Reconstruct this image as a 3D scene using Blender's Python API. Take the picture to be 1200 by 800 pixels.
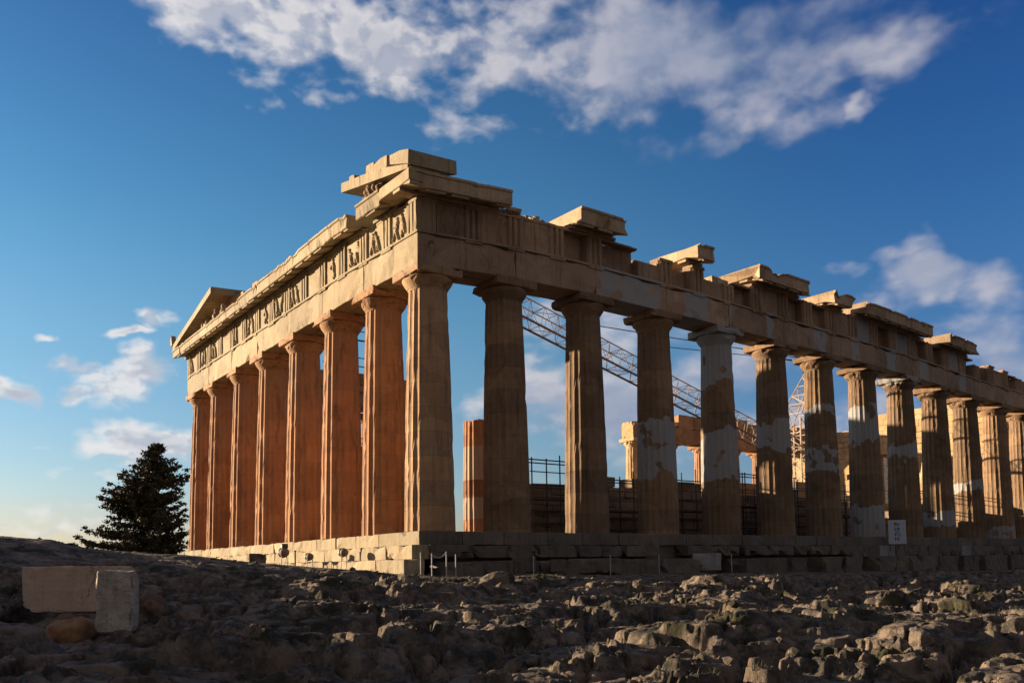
import bpy, bmesh, math, random
import numpy as np
from mathutils import Vector, Matrix
R = math.radians
random.seed(7); rng = np.random.default_rng(7)
for o in list(bpy.data.objects): bpy.data.objects.remove(o, do_unlink=True)
S = bpy.context.scene; C = S.collection

# ------------------------------------------------------------------ camera
CAM = np.array([-15.007, -26.307, -1.312]); YAW, PITCH, ROLL = 0.941108, 0.06175, -0.016383
FPX, SHY = 973.83, 202.03                        # focal length and shift measured on the 1200 px wide photo
cd = bpy.data.cameras.new('camera'); cam = bpy.data.objects.new('camera', cd); C.objects.link(cam)
fw = Vector((math.cos(YAW)*math.cos(PITCH), math.sin(YAW)*math.cos(PITCH), math.sin(PITCH)))
rt = Vector((math.sin(YAW), -math.cos(YAW), 0)); up = rt.cross(fw)
rt2 = rt*math.cos(ROLL) + up*math.sin(ROLL); up2 = -rt*math.sin(ROLL) + up*math.cos(ROLL)
m = Matrix((rt2, up2, -fw)).transposed().to_4x4(); m.translation = Vector(CAM)
cam.matrix_world = m
cd.sensor_width = 36; cd.lens = 36*FPX/1200; cd.shift_y = SHY/1200; cd.clip_start = 0.1; cd.clip_end = 8000
S.camera = cam
def ray(u, v):
    return fw + rt2*((u-600)/FPX) + up2*((400+SHY-v)/FPX)
def onplane(u, v, axis, val):
    d = ray(u, v); t = (val-CAM[axis])/d[axis]; return Vector(CAM)+d*t
def atdepth(u, v, dep):
    return Vector(CAM)+ray(u, v)*dep

# ------------------------------------------------------------------ light
SUN_EL, SUN_A = R(9.8), R(36.0)                 # SUN_A: from +Y (along the front) towards -X
sdir = Vector((-math.sin(SUN_A)*math.cos(SUN_EL), math.cos(SUN_A)*math.cos(SUN_EL), math.sin(SUN_EL)))
sl = bpy.data.lights.new('sun', 'SUN'); sl.energy = 5.0; sl.angle = R(0.5); sl.color = (1.0, 0.76, 0.50)
so = bpy.data.objects.new('sun', sl); C.objects.link(so); so.rotation_euler = sdir.to_track_quat('Z', 'Y').to_euler()
so.location = (-60, 90, 60)
W = bpy.data.worlds.new('World'); S.world = W; W.use_nodes = True
S.view_settings.view_transform = 'Standard'; S.view_settings.look = 'None'
S.view_settings.exposure = 1.42; S.view_settings.gamma = 1.0
SKY_STR = 0.05

class NT:
    """tiny helper around a node tree"""
    def __init__(s, t): s.t = t; s.n = t.nodes; s.l = t.links
    def add(s, ty, **k):
        n = s.n.new(ty)
        for a, b in k.items(): setattr(n, a, b)
        return n
    def put(s, sock, v):
        if isinstance(v, bpy.types.NodeSocket): s.l.new(v, sock)
        elif v is not None: sock.default_value = v
    def math(s, op, a, b=None, c=None, clamp=False):
        n = s.add('ShaderNodeMath', operation=op); n.use_clamp = clamp
        for i, v in enumerate((a, b, c)):
            if v is not None: s.put(n.inputs[i], v)
        return n.outputs[0]
    def ramp(s, v, a, b, lo=0., hi=1., smooth=True):
        n = s.add('ShaderNodeMapRange'); n.interpolation_type = 'SMOOTHSTEP' if smooth else 'LINEAR'
        s.put(n.inputs[0], v); n.inputs[1].default_value = a; n.inputs[2].default_value = b
        n.inputs[3].default_value = lo; n.inputs[4].default_value = hi
        return n.outputs[0]
    def mix(s, f, a, b, mode='MIX'):
        n = s.add('ShaderNodeMix', data_type='RGBA', blend_type=mode)
        s.put(n.inputs[0], f)
        for i, v in ((6, a), (7, b)):
            if isinstance(v, tuple) and len(v) == 3: v = v+(1,)
            s.put(n.inputs[i], v)
        return n.outputs[2]
    def noise(s, vec, scale, detail=4, rough=.55, dist=0., dim='3D', w=None):
        n = s.add('ShaderNodeTexNoise', noise_dimensions=dim)
        if vec is not None: s.put(n.inputs['Vector'], vec)
        n.inputs['Scale'].default_value = scale; n.inputs['Detail'].default_value = detail
        n.inputs['Roughness'].default_value = rough; n.inputs['Distortion'].default_value = dist
        if w is not None: s.put(n.inputs['W'], w)
        return n.outputs[0]
    def vmath(s, op, a, b=None):
        n = s.add('ShaderNodeVectorMath', operation=op); s.put(n.inputs[0], a)
        if b is not None: s.put(n.inputs[1], b)
        return n.outputs[0] if op not in ('LENGTH', 'DOT_PRODUCT') else n.outputs[1]
    def xyz(s, x, y, z):
        n = s.add('ShaderNodeCombineXYZ'); s.put(n.inputs[0], x); s.put(n.inputs[1], y); s.put(n.inputs[2], z); return n.outputs[0]

SKYTEST = False
FILL_CLOUD = (1.75, 1.55, 1.45)
TINTS = [(0, (.41, .385, .48)), (.075, (.405, .39, .485)), (.13, (.415, .42, .49)), (.40, (.333, .515, .565)), (.57, (.235, .465, .575)), (.78, (.17, .36, .52)), (1, (.13, .30, .50))]
def world():
    T = NT(W.node_tree); T.n.clear()
    out = T.add('ShaderNodeOutputWorld'); bg = T.add('ShaderNodeBackground'); T.l.new(bg.outputs[0], out.inputs[0])
    sky = T.add('ShaderNodeTexSky'); sky.sky_type = 'NISHITA'; sky.sun_disc = False
    sky.sun_elevation = SUN_EL; sky.sun_rotation = math.atan2(sdir.x, sdir.y)
    sky.altitude = 150; sky.air_density = 1.0; sky.dust_density = 0.6; sky.ozone_density = 2.0
    tc = T.add('ShaderNodeTexCoord'); d = tc.outputs['Generated']
    sep = T.add('ShaderNodeSeparateXYZ'); T.l.new(d, sep.inputs[0])
    az = T.math('ARCTAN2', sep.outputs[1], sep.outputs[0]); el = T.math('ARCSINE', sep.outputs[2])
    p = T.xyz(az, el, 0.0)
    e2 = T.math('MAXIMUM', el, 0.0)
    cr = T.add('ShaderNodeValToRGB'); T.put(cr.inputs[0], T.math('DIVIDE', e2, .7)); cr.color_ramp.interpolation = 'B_SPLINE'
    el_ = cr.color_ramp.elements; tint = TINTS
    el_[0].position = tint[0][0]; el_[0].color = tint[0][1]+(1,); el_[1].position = tint[-1][0]; el_[1].color = tint[-1][1]+(1,)
    for p_, c_ in tint[1:-1]: n_ = el_.new(p_); n_.color = c_+(1,)
    base = T.mix(1.0, sky.outputs[0], cr.outputs[0], 'MULTIPLY')
    base = T.mix(1.0, base, T.mix(T.ramp(az, R(22), R(58)), (1.22, 1.48, 2.05), (2.16, 2.18, 2.18)), 'MULTIPLY')
    # clouds: soft ellipses in (azimuth, elevation), broken up by noise
    blobs = [  # px x, px y, half width, half height, weight
        (215,12,80,34,.95),(300,10,170,55,.9),(450,45,190,60,1.0),(600,55,160,70,1.0),(760,60,190,80,1.0),(900,60,170,90,.95),(1020,60,100,45,.9),(700,-60,500,90,.9),
        (310,122,36,16,.75),(378,108,34,16,.7),(565,148,60,22,.75),(998,118,24,26,.75),(700,130,60,25,.6),
        (1095,335,80,34,1.2),(1175,340,80,40,1.15),(1150,400,100,38,.8),(1195,430,90,40,.9),(975,318,34,12,.6),(1080,300,60,18,.6),
        (203,373,24,15,1.0),(172,391,28,8,.95),(62,390,18,4,.6),(118,427,36,10,1.0),(18,460,36,15,1.1),(80,456,30,15,1.1),(160,455,74,32,1.2),
        (175,525,120,22,1.1),(50,590,100,9,.8),(30,612,190,9,.8),(70,560,80,6,.5),(20,525,20,6,.5),
        (650,375,60,30,.6),(640,445,90,45,1.0),(560,465,50,30,.7),(730,395,80,60,1.0),(720,480,160,70,1.1),(620,520,80,30,.7),
        (800,400,60,40,.7),(900,430,80,50,.9),(980,420,60,50,.9),(900,490,140,45,.9),(1010,480,80,40,.7),(560,540,60,20,.5)]
    acc = None
    wob = T.noise(T.vmath('MULTIPLY', p, (1, 1.6, 1)), 7.0, 4, .6)
    wob2 = T.noise(T.vmath('ADD', p, (5.3, 1.1, 0)), 7.0, 4, .6)
    pw = T.vmath('ADD', p, T.xyz(T.math('MULTIPLY', T.math('SUBTRACT', wob, .5), .16), T.math('MULTIPLY', T.math('SUBTRACT', wob2, .5), .11), 0.0))
    for (u, v, a, b, wt) in blobs:
        r0 = ray(u, v); A = math.atan2(r0.y, r0.x); E = math.atan2(r0.z, math.hypot(r0.x, r0.y))
        ra = a/FPX*1.6*(math.cos(math.atan((u-600)/FPX))**2)/max(.5, math.cos(E)); rb = b/FPX*1.6*math.cos(E)
        q = T.vmath('MULTIPLY', T.vmath('SUBTRACT', pw, (A, E, 0)), (1/ra, 1/rb, 0))
        w = T.ramp(T.vmath('LENGTH', q), 1.0, 0.0, 0, wt)
        acc = w if acc is None else T.math('MAXIMUM', acc, w)
    grey = None
    for (u, v, a, b, wt) in [(880,30,240,85,1.0),(700,100,170,50,.35),(1130,345,110,50,.35),(1190,410,90,50,.6),(720,490,170,60,.8),(650,400,60,40,.3),(900,450,150,60,.6),(600,20,120,30,.3)]:
        r0 = ray(u, v); A = math.atan2(r0.y, r0.x); E = math.atan2(r0.z, math.hypot(r0.x, r0.y))
        q = T.vmath('MULTIPLY', T.vmath('SUBTRACT', pw, (A, E, 0)), (FPX/a*.8, FPX/b*.8, 0))
        w = T.ramp(T.vmath('LENGTH', q), 1.1, 0.0, 0, wt); grey = w if grey is None else T.math('MAXIMUM', grey, w)
    def dens(off):
        q = T.vmath('MULTIPLY', T.vmath('ADD', p, off), (1, 1.7, 1))
        n1 = T.noise(q, 10.5, 5, .5, .15); n2 = T.noise(q, 42.0, 3, .5, .1)
        det = T.math('ADD', T.math('MULTIPLY', n1, .8), T.math('MULTIPLY', n2, .2))
        sft = T.noise(q, 7.0, 4, .48, .1); k = T.math('MULTIPLY', T.ramp(az, R(62), R(34)), .75)
        return T.math('ADD', T.math('MULTIPLY', det, T.math('SUBTRACT', 1.0, k)), T.math('MULTIPLY', sft, k))
    n0 = dens((0, 0, 0)); n1 = dens((0.013, 0.012, 0))       # second sample taken towards the sun for relief
    dd = T.math('ADD', T.math('MULTIPLY', acc, .74), T.math('MULTIPLY', T.math('SUBTRACT', n0, .5), 2.3))
    alpha = T.ramp(dd, .22, .86)
    alpha = T.math('MULTIPLY', alpha, T.ramp(acc, 0.0, 0.22))
    lit = T.math('SUBTRACT', n0, n1)
    lit = T.ramp(lit, -.09, .09)
    thick = T.ramp(dd, .5, 1.2)
    # flat grey undersides where thick, warm white at the sunward edges
    shade = T.math('MULTIPLY', T.math('MULTIPLY', T.ramp(thick, 0, 1, 1, .62), T.math('SUBTRACT', 1.0, T.math('MULTIPLY', grey, .75))), T.ramp(lit, 0, 1, .55, 1.15))
    azl = T.ramp(az, R(85), R(40), 0, 1)
    ccol = T.mix(azl, (6.4, 6.2, 6.1), (4.6, 4.4, 4.7))
    cl = T.mix(T.math('MINIMUM', shade, 1.0), (1.8, 2.25, 3.3), ccol)
    col = T.mix(T.math('MULTIPLY', alpha, .88), base, cl)
    # unseen broken cloud added behind the viewpoint, making the light in shade less blue
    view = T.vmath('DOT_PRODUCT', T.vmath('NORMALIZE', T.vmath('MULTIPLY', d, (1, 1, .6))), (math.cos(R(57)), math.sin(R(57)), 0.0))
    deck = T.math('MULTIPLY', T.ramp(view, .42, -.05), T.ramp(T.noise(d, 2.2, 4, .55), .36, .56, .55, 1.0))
    col = T.mix(deck, col, FILL_CLOUD)
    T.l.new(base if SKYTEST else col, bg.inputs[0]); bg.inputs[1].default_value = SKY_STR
world()

# ------------------------------------------------------------------ helpers
def tag(o, label=None, cat=None, group=None, kind=None):
    if label: o['label'] = label
    if cat: o['category'] = cat
    if group: o['group'] = group
    if kind: o['kind'] = kind
    return o
def empty(name, loc=(0, 0, 0)):
    o = bpy.data.objects.new(name, None); C.objects.link(o); o.location = loc; o.empty_display_size = .3; return o
def mesh_obj(name, me, mat, parent=None, loc=None):
    o = bpy.data.objects.new(name, me); C.objects.link(o)
    if mat and not me.materials: me.materials.append(mat)
    if parent: o.parent = parent
    if loc is not None: o.location = loc
    return o
def bm_obj(name, bm, mat, parent=None, loc=None, smooth=False, warp=None):
    if warp:
        for v in bm.verts: v.co = warp(v.co)
    bmesh.ops.recalc_face_normals(bm, faces=bm.faces[:])
    me = bpy.data.meshes.new(name); bm.to_mesh(me); bm.free()
    if smooth: me.polygons.foreach_set('use_smooth', [True]*len(me.polygons))
    if loc is not None:
        me.transform(Matrix.Translation(-Vector(loc)))
    return mesh_obj(name, me, mat, parent, loc)
def nz(p, s=1.0, seed=0.0):
    from mathutils import noise
    return noise.noise(Vector((p[0]*s+seed, p[1]*s+seed*1.7, p[2]*s-seed)))
def box(bm, a, b, wear=0.0, cut=0.45, bev=0.02, seed=0.0):
    """worn ashlar block between corners a and b: bevelled, subdivided, edges nibbled by noise"""
    a = Vector(a); b = Vector(b); c = (a+b)/2; s = b-a
    t = bmesh.new(); bmesh.ops.create_cube(t, size=1)
    bmesh.ops.scale(t, vec=s, verts=t.verts)
    if bev: bmesh.ops.bevel(t, geom=t.edges[:], offset=min(bev, min(abs(s.x), abs(s.y), abs(s.z))*.25), segments=1, affect='EDGES')
    if wear > 0:
        for ax in range(3):
            L = abs(s[ax]); n = int(L/cut)
            for k in range(1, n+1):
                co = Vector((0, 0, 0)); co[ax] = -L/2 + L*k/(n+1); no = Vector((0, 0, 0)); no[ax] = 1
                bmesh.ops.bisect_plane(t, geom=t.verts[:]+t.edges[:]+t.faces[:], plane_co=co, plane_no=no)
        h = s/2
        for v in t.verts:
            ed = sum(1 for i in range(3) if abs(abs(v.co[i])-abs(h[i])) < bev*1.2+1e-4)
            w = v.co+c
            n1 = nz(w, 1.3, seed); n2 = nz(w, 4.1, seed+9)
            k = max(0, n1*.9+n2*.6-.05) if ed >= 2 else max(0, n2*.25)
            v.co -= Vector([math.copysign(min(1, abs(v.co[i])/max(abs(h[i]), 1e-6))**4, v.co[i]) for i in range(3)])*k*wear
    for v in t.verts: v.co += c
    vm = [bm.verts.new(v.co) for v in t.verts]
    for f in t.faces:
        try: bm.faces.new([vm[v.index] for v in f.verts])
        except ValueError: pass
    t.free()
def tube(bm, p, q, r, n=6, r2=None):
    p = Vector(p); q = Vector(q); d = (q-p)
    if d.length < 1e-6: return
    z = d.normalized(); x = z.orthogonal().normalized(); y = z.cross(x); r2 = r if r2 is None else r2
    A = [bm.verts.new(p+(x*math.cos(2*math.pi*i/n)+y*math.sin(2*math.pi*i/n))*r) for i in range(n)]
    B = [bm.verts.new(q+(x*math.cos(2*math.pi*i/n)+y*math.sin(2*math.pi*i/n))*r2) for i in range(n)]
    for i in range(n): bm.faces.new((A[i], A[(i+1) % n], B[(i+1) % n], B[i]))
    bm.faces.new(A[::-1]); bm.faces.new(B)

# ------------------------------------------------------------------ materials
def marble(name, tone, tone2, dark, new=0.0, joints=False, bump=.35, rust=None):
    M = bpy.data.materials.new(name); M.use_nodes = True; T = NT(M.node_tree)
    bsdf = T.n['Principled BSDF']; bsdf.inputs['Roughness'].default_value = .82
    bsdf.inputs['Specular IOR Level'].default_value = .25
    g = T.add('ShaderNodeNewGeometry'); P = g.outputs['Position']
    oi = T.add('ShaderNodeObjectInfo'); rnd = oi.outputs['Random']
    a = T.noise(P, .55, 6, .6); b = T.noise(P, 3.2, 6, .65); c = T.noise(T.vmath('MULTIPLY', P, (5, 5, .5)), 1.0, 5, .6)
    col = T.mix(T.ramp(T.math('ADD', T.math('MULTIPLY', a, .6), T.math('MULTIPLY', b, .4)), .35, .65), tone, tone2)
    col = T.mix(T.math('MULTIPLY', T.ramp(c, .5, .72), .55), col, dark)                         # rain streaks
    col = T.mix(T.math('MULTIPLY', T.ramp(T.noise(P, 9, 4, .7), .62, .74), .6), col, dark)       # pits and lichen
    vo = T.add('ShaderNodeTexVoronoi', feature='F1'); T.l.new(T.vmath('ADD', P, T.xyz(T.math('MULTIPLY', a, 1.2), T.math('MULTIPLY', b, .5), 0.0)), vo.inputs['Vector']); vo.inputs['Scale'].default_value = .75
    sv = T.add('ShaderNodeSeparateColor'); T.l.new(vo.outputs['Color'], sv.inputs[0])
    col = T.mix(1.0, col, T.mix(sv.outputs[0], (.84, .82, .80), (1.10, 1.12, 1.14)), 'MULTIPLY')
    vc = T.add('ShaderNodeTexVoronoi', feature='DISTANCE_TO_EDGE'); T.l.new(T.vmath('ADD', P, T.xyz(T.math('MULTIPLY', b, .9), T.math('MULTIPLY', a, .9), b)), vc.inputs['Vector']); vc.inputs['Scale'].default_value = .9
    crk = T.math('MULTIPLY', T.math('LESS_THAN', vc.outputs['Distance'], .006), T.ramp(T.noise(P, .8, 2), .50, .58))
    col = T.mix(T.math('MULTIPLY', crk, .7), col, (.03, .022, .015))
    col = T.mix(T.math('MULTIPLY', T.ramp(T.noise(P, .9, 7, .72), .56, .72), .5), col, dark)
    col = T.mix(1.0, col, T.mix(rnd, (.82, .82, .83), (1.12, 1.08, 1.04)), 'MULTIPLY')
    if joints:                                                                                  # drum joints on shafts
        sp = T.add('ShaderNodeSeparateXYZ'); T.l.new(P, sp.inputs[0])
        zz = T.math('DIVIDE', sp.outputs[2], .93)
        jit = T.math('MULTIPLY', T.math('SUBTRACT', T.noise(P, 2.5, 2), .5), .012)
        fr = T.math('FRACT', T.math('ADD', T.math('ADD', zz, rnd), jit))
        line = T.math('LESS_THAN', fr, .013)
        wn = T.add('ShaderNodeTexWhiteNoise', noise_dimensions='2D'); T.l.new(T.xyz(T.math('FLOOR', T.math('ADD', zz, rnd)), T.math('MULTIPLY', rnd, 91.0), 0.0), wn.inputs[0])
        col = T.mix(1.0, col, T.mix(wn.outputs[0], (.80, .80, .82), (1.12, 1.08, 1.02)), 'MULTIPLY')
        col = T.mix(T.math('MULTIPLY', line, .65), col, (.03, .02, .015))
    if name == 'rust_marble':
        up = T.ramp(T.math('ADD', sp.outputs[2], T.math('MULTIPLY', T.math('SUBTRACT', T.noise(P, .7, 5, .6), .5), 9.0)), 4.0, 12.0)
        col = T.mix(T.math('MULTIPLY', rnd, .35), col, (.42, .26, .15))
        col = T.mix(T.math('MULTIPLY', up, .75), col, (.33, .205, .125))
        col = T.mix(T.math('MULTIPLY', T.ramp(T.noise(T.vmath('MULTIPLY', P, (2.5, 2.5, .6)), 1.0, 5, .65), .52, .66), .55), col, (.15, .085, .055))
    if new:
        sp2 = T.add('ShaderNodeSeparateXYZ'); T.l.new(P, sp2.inputs[0])
        along = sp2.outputs[2] if new == 1 else sp2.outputs[0]
        wv = T.math('ADD', along, T.math('ADD', T.math('MULTIPLY', T.math('SUBTRACT', T.noise(P, .9, 3, .5), .5), 1.7 if new == 1 else .35), T.math('MULTIPLY', T.math('SUBTRACT', T.noise(P, 4, 2, .5), .5), .5)))
        msk = None
        for lo, hi in (('pa', 'pb'), ('pc', 'pd')):
            A = [T.add('ShaderNodeAttribute', attribute_type='OBJECT', attribute_name=q).outputs['Fac'] for q in (lo, hi)]
            k = T.math('MULTIPLY', T.math('GREATER_THAN', wv, A[0]), T.math('LESS_THAN', wv, A[1]))
            msk = k if msk is None else T.math('MAXIMUM', msk, k)
        spk = T.ramp(T.noise(P, 1.3, 2, .4), .64, .65)
        msk = T.math('MULTIPLY', T.math('MULTIPLY', msk, T.math('SUBTRACT', 1.0, T.math('MULTIPLY', spk, .9))), .85)
        col = T.mix(msk, col, T.mix(b, (.275, .28, .285), (.36, .365, .375)))
    T.l.new(col, bsdf.inputs['Base Color'])
    bp = T.add('ShaderNodeBump'); bp.inputs['Strength'].default_value = bump; bp.inputs['Distance'].default_value = .03
    h = T.math('ADD', T.math('MULTIPLY', T.noise(P, 6, 8, .7), 1.0), T.math('MULTIPLY', T.ramp(T.noise(P, 14, 3, .6), .35, .55), .35))
    T.l.new(h, bp.inputs['Height']); T.l.new(bp.outputs[0], bsdf.inputs['Normal'])
    return M
M_flank = marble('weathered_marble', (.36, .255, .17), (.27, .185, .122), (.12, .08, .055))
M_front = marble('honey_marble', (.345, .29, .195), (.285, .23, .148), (.15, .10, .06), bump=.4)
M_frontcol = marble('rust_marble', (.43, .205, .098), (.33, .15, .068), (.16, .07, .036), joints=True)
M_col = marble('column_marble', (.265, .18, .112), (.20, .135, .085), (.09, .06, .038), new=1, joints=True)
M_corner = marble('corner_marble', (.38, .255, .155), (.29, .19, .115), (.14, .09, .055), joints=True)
M_arch = marble('architrave_marble', (.40, .29, .20), (.31, .22, .155), (.14, .095, .068), new=2)
M_pale = marble('pale_marble', (.30, .305, .315), (.25, .25, .255), (.14, .13, .12))
M_corn = marble('cornice_marble', (.46, .35, .235), (.34, .25, .165), (.15, .105, .07))
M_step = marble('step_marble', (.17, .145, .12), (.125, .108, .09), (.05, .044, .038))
M_red = marble('red_brown_marble', (.38, .23, .14), (.27, .155, .09), (.15, .075, .045))
M_cap = marble('tan_capital_marble', (.40, .235, .125), (.31, .17, .085), (.14, .075, .04))
M_wall = marble('inner_wall_marble', (.26, .20, .15), (.18, .135, .10), (.07, .05, .04))
M_gold = marble('golden_marble', (.62, .44, .25), (.50, .34, .18), (.26, .16, .08))
def simple(name, col, rough=.7, metal=0., noise=.25, scale=8):
    M = bpy.data.materials.new(name); M.use_nodes = True; T = NT(M.node_tree); b = T.n['Principled BSDF']
    b.inputs['Roughness'].default_value = rough; b.inputs['Metallic'].default_value = metal
    g = T.add('ShaderNodeNewGeometry'); n = T.noise(g.outputs['Position'], scale, 5, .65)
    T.l.new(T.mix(T.ramp(n, .3, .7), tuple(c*(1-noise) for c in col), tuple(min(1, c*(1+noise)) for c in col)), b.inputs['Base Color'])
    return M
M_steel = simple('galvanised_tube', (.14, .13, .12), .5, .3)
M_crane = simple('cream_crane_paint', (.46, .38, .31), .5)
M_brown = simple('brown_chord_paint', (.20, .12, .09), .5)
M_black = simple('dark_steel', (.03, .03, .032), .5)
M_post = simple('pale_post_paint', (.33, .34, .35), .6)
M_wood = simple('scaffold_boards', (.16, .12, .09), .8)
M_sign = simple('white_sign_panel', (.42, .46, .53), .6, noise=.05)
M_ink = simple('blue_sign_ink', (.03, .05, .12), .6)
M_mesh = simple('blue_white_netting', (.45, .55, .70), .7, noise=.5, scale=5)
M_glass = simple('lamp_housing', (.16, .12, .10), .75, .0)

# ------------------------------------------------------------------ terrain
def _hash(ix, iy, k=0):
    h = (ix.astype(np.int64)*374761393 + iy.astype(np.int64)*668265263 + k*974634777) & 0xffffffff
    h = ((h ^ (h >> 13))*1274126177) & 0xffffffff
    return ((h ^ (h >> 16)) & 0xffff)/65535.0
def vnoise(x, y, k=0):
    ix = np.floor(x); iy = np.floor(y); fx = x-ix; fy = y-iy
    ux = fx*fx*fx*(fx*(fx*6-15)+10); uy = fy*fy*fy*(fy*(fy*6-15)+10)
    def gr(a, b):
        t = _hash(ix+a, iy+b, k)*2*np.pi; return np.cos(t)*(fx-a)+np.sin(t)*(fy-b)
    return ((gr(0, 0)*(1-ux)+gr(1, 0)*ux)*(1-uy)+(gr(0, 1)*(1-ux)+gr(1, 1)*ux)*uy)*1.4
def fbm(x, y, o=4, k=0, g=.5):
    s = 0; a = 1
    for i in range(o): s = s+a*vnoise(x, y, k+i); x = x*2.03+3.1; y = y*2.03+1.7; a *= g
    return s
def worley(x, y, k=0):
    ix = np.floor(x); iy = np.floor(y); f1 = np.full(x.shape, 9.); f2 = np.full(x.shape, 9.); hid = np.zeros(x.shape)
    for a in (-1, 0, 1):
        for b in (-1, 0, 1):
            px = ix+a+_hash(ix+a, iy+b, k); py = iy+b+_hash(ix+a, iy+b, k+7)
            d = np.hypot(px-x, py-y); n = d < f1
            f2 = np.where(n, f1, np.minimum(f2, d)); hid = np.where(n, _hash(ix+a, iy+b, k+13), hid); f1 = np.where(n, d, f1)
    return f1, f2, hid
def sm(x, a, b):
    t = np.clip((x-a)/(b-a), 0, 1); return t*t*(3-2*t)
CAZ = np.radians([61, 63.5, 65.6, 71, 75.3, 78.5, 81, 83, 85.6, 95, 110])
CREST = np.array([-1.50, -1.42, -1.32, -1.12, -.84, -.72, -.64, -.42, -.34, .3, 1.2])
def ground(x, y, relief=True):
    x = np.asarray(x, float); y = np.asarray(y, float)
    dx = x-CAM[0]; dy = y-CAM[1]; d = np.hypot(dx, dy)+1e-6; az = np.arctan2(dy, dx)
    left = np.interp(d, [0, 8, 12.5, 18, 24, 30], [-2.8, -2.62, -2.30, -2.0, -1.78, -1.66])
    right = np.interp(d, [0, 8, 12.5, 20, 30, 50, 80], [-2.8, -2.65, -2.45, -2.25, -2.08, -2.22, -2.4])
    w = sm(az, R(58), R(34)) * (np.abs(az) < 1.6)
    p = left*(1-w)+right*w
    tg = np.interp(x, [-5, 0, 12, 50, 80], [-1.62, -1.66, -1.76, -2.25, -2.45]) + .035*np.clip(y, 0, 60)*(x < 0)
    near = np.where(y > -1, sm(x, -9, -2.5), 1)*sm(y, -9, -3.5)
    near = np.where((y > 33), 1, near)
    b = p*(1-near)+tg*near
    cz = np.interp(az, CAZ, CREST); k = np.exp(-((d-25)/(4.5))**2)*sm(az, R(57), R(63))*(az < R(125))
    b = b+np.clip(cz-b, 0, 9)*k
    # unseen hill added beyond the left edge, sunward, to shade the foreground
    s = (x)*.866+(y)*.5; t = -(x)*.5+y*.866
    shade_hill = (1-sm(s, -30, -18.5))*sm(s, -75, -45)*sm(t, 2, 14)*(1-sm(t, 30, 60))
    b = b+shade_hill*(2.8+.8*vnoise(x/6, y/6, 3))*sm(az, R(87), R(97))
    rr = np.hypot(x-30, y-15); b = b-np.clip(rr-95, 0, 500)*.16
    inside = (x > -1) & (x < 70.5) & (y > -1) & (y < 31.9)
    b = np.where(inside, -1.9, b)
    if not relief: return b
    wx = x+.9*fbm(x/2.6, y/2.6, 4, 11); wy = y+.8*fbm(x/2.6+9, y/2.6, 4, 17)
    f1, f2, h1 = worley(wx/3.4, wy/2.1, 21); g1, g2, h2 = worley(wx/1.25+.4*h1, wy/.8, 33); e1, e2, h3 = worley(wx/.34, wy/.27, 41)
    big = (1-np.clip(f1, 0, 1)**2)*(.2+.8*h1); mid = (1-np.clip(g1, 0, 1)**2.2)*(h2**1.5); small = (1-np.clip(e1, 0, 1)**1.5)*(h3**2)
    crev = -np.exp(-((f2-f1)/.06)**2)*.36-np.exp(-((g2-g1)/.10)**2)*.17*sm(h2, .2, .6)
    pit = -sm(fbm(x/.4, y/.33, 4, 51), .25, .7)*.12
    rg = 1-np.sqrt(fbm(x/1.9, y/1.3, 5, 61, .5)**2+.02); rg2 = 1-np.sqrt(fbm(wx/.5, wy/.42, 4, 66, .55)**2+.03)
    strong = .35+.9*sm(fbm(x/4.5, y/3.5, 2, 77), -.3, .4)
    rel = .58*big+.15*mid*strong+.04*small*strong+crev+pit*strong+.34*rg+.085*rg2*strong+.34*fbm(x/5.5, y/4, 3, 71)-.70
    q = .17; rw = rel+.05*fbm(x/.8, y/.8, 3, 81); fl = np.floor(rw/q); fr = rw/q-fl
    rel = rel*.45+(fl+sm(fr, .45, .98))*q*.55
    amp = (1-near)*np.interp(d, [0, 6, 9, 14, 60, 100], [.3, .6, 1, 1, .9, .3])
    amp = amp*np.where(d < 24, 1+.35*k, 1)
    amp = np.maximum(amp, .13*(~inside))
    amp = np.where(inside, 0, amp)
    # low flat bench just in front of the long side's path
    return b+rel*amp*1.05
def ground_z(x, y): return float(ground(np.array([x]), np.array([y]))[0])
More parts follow.
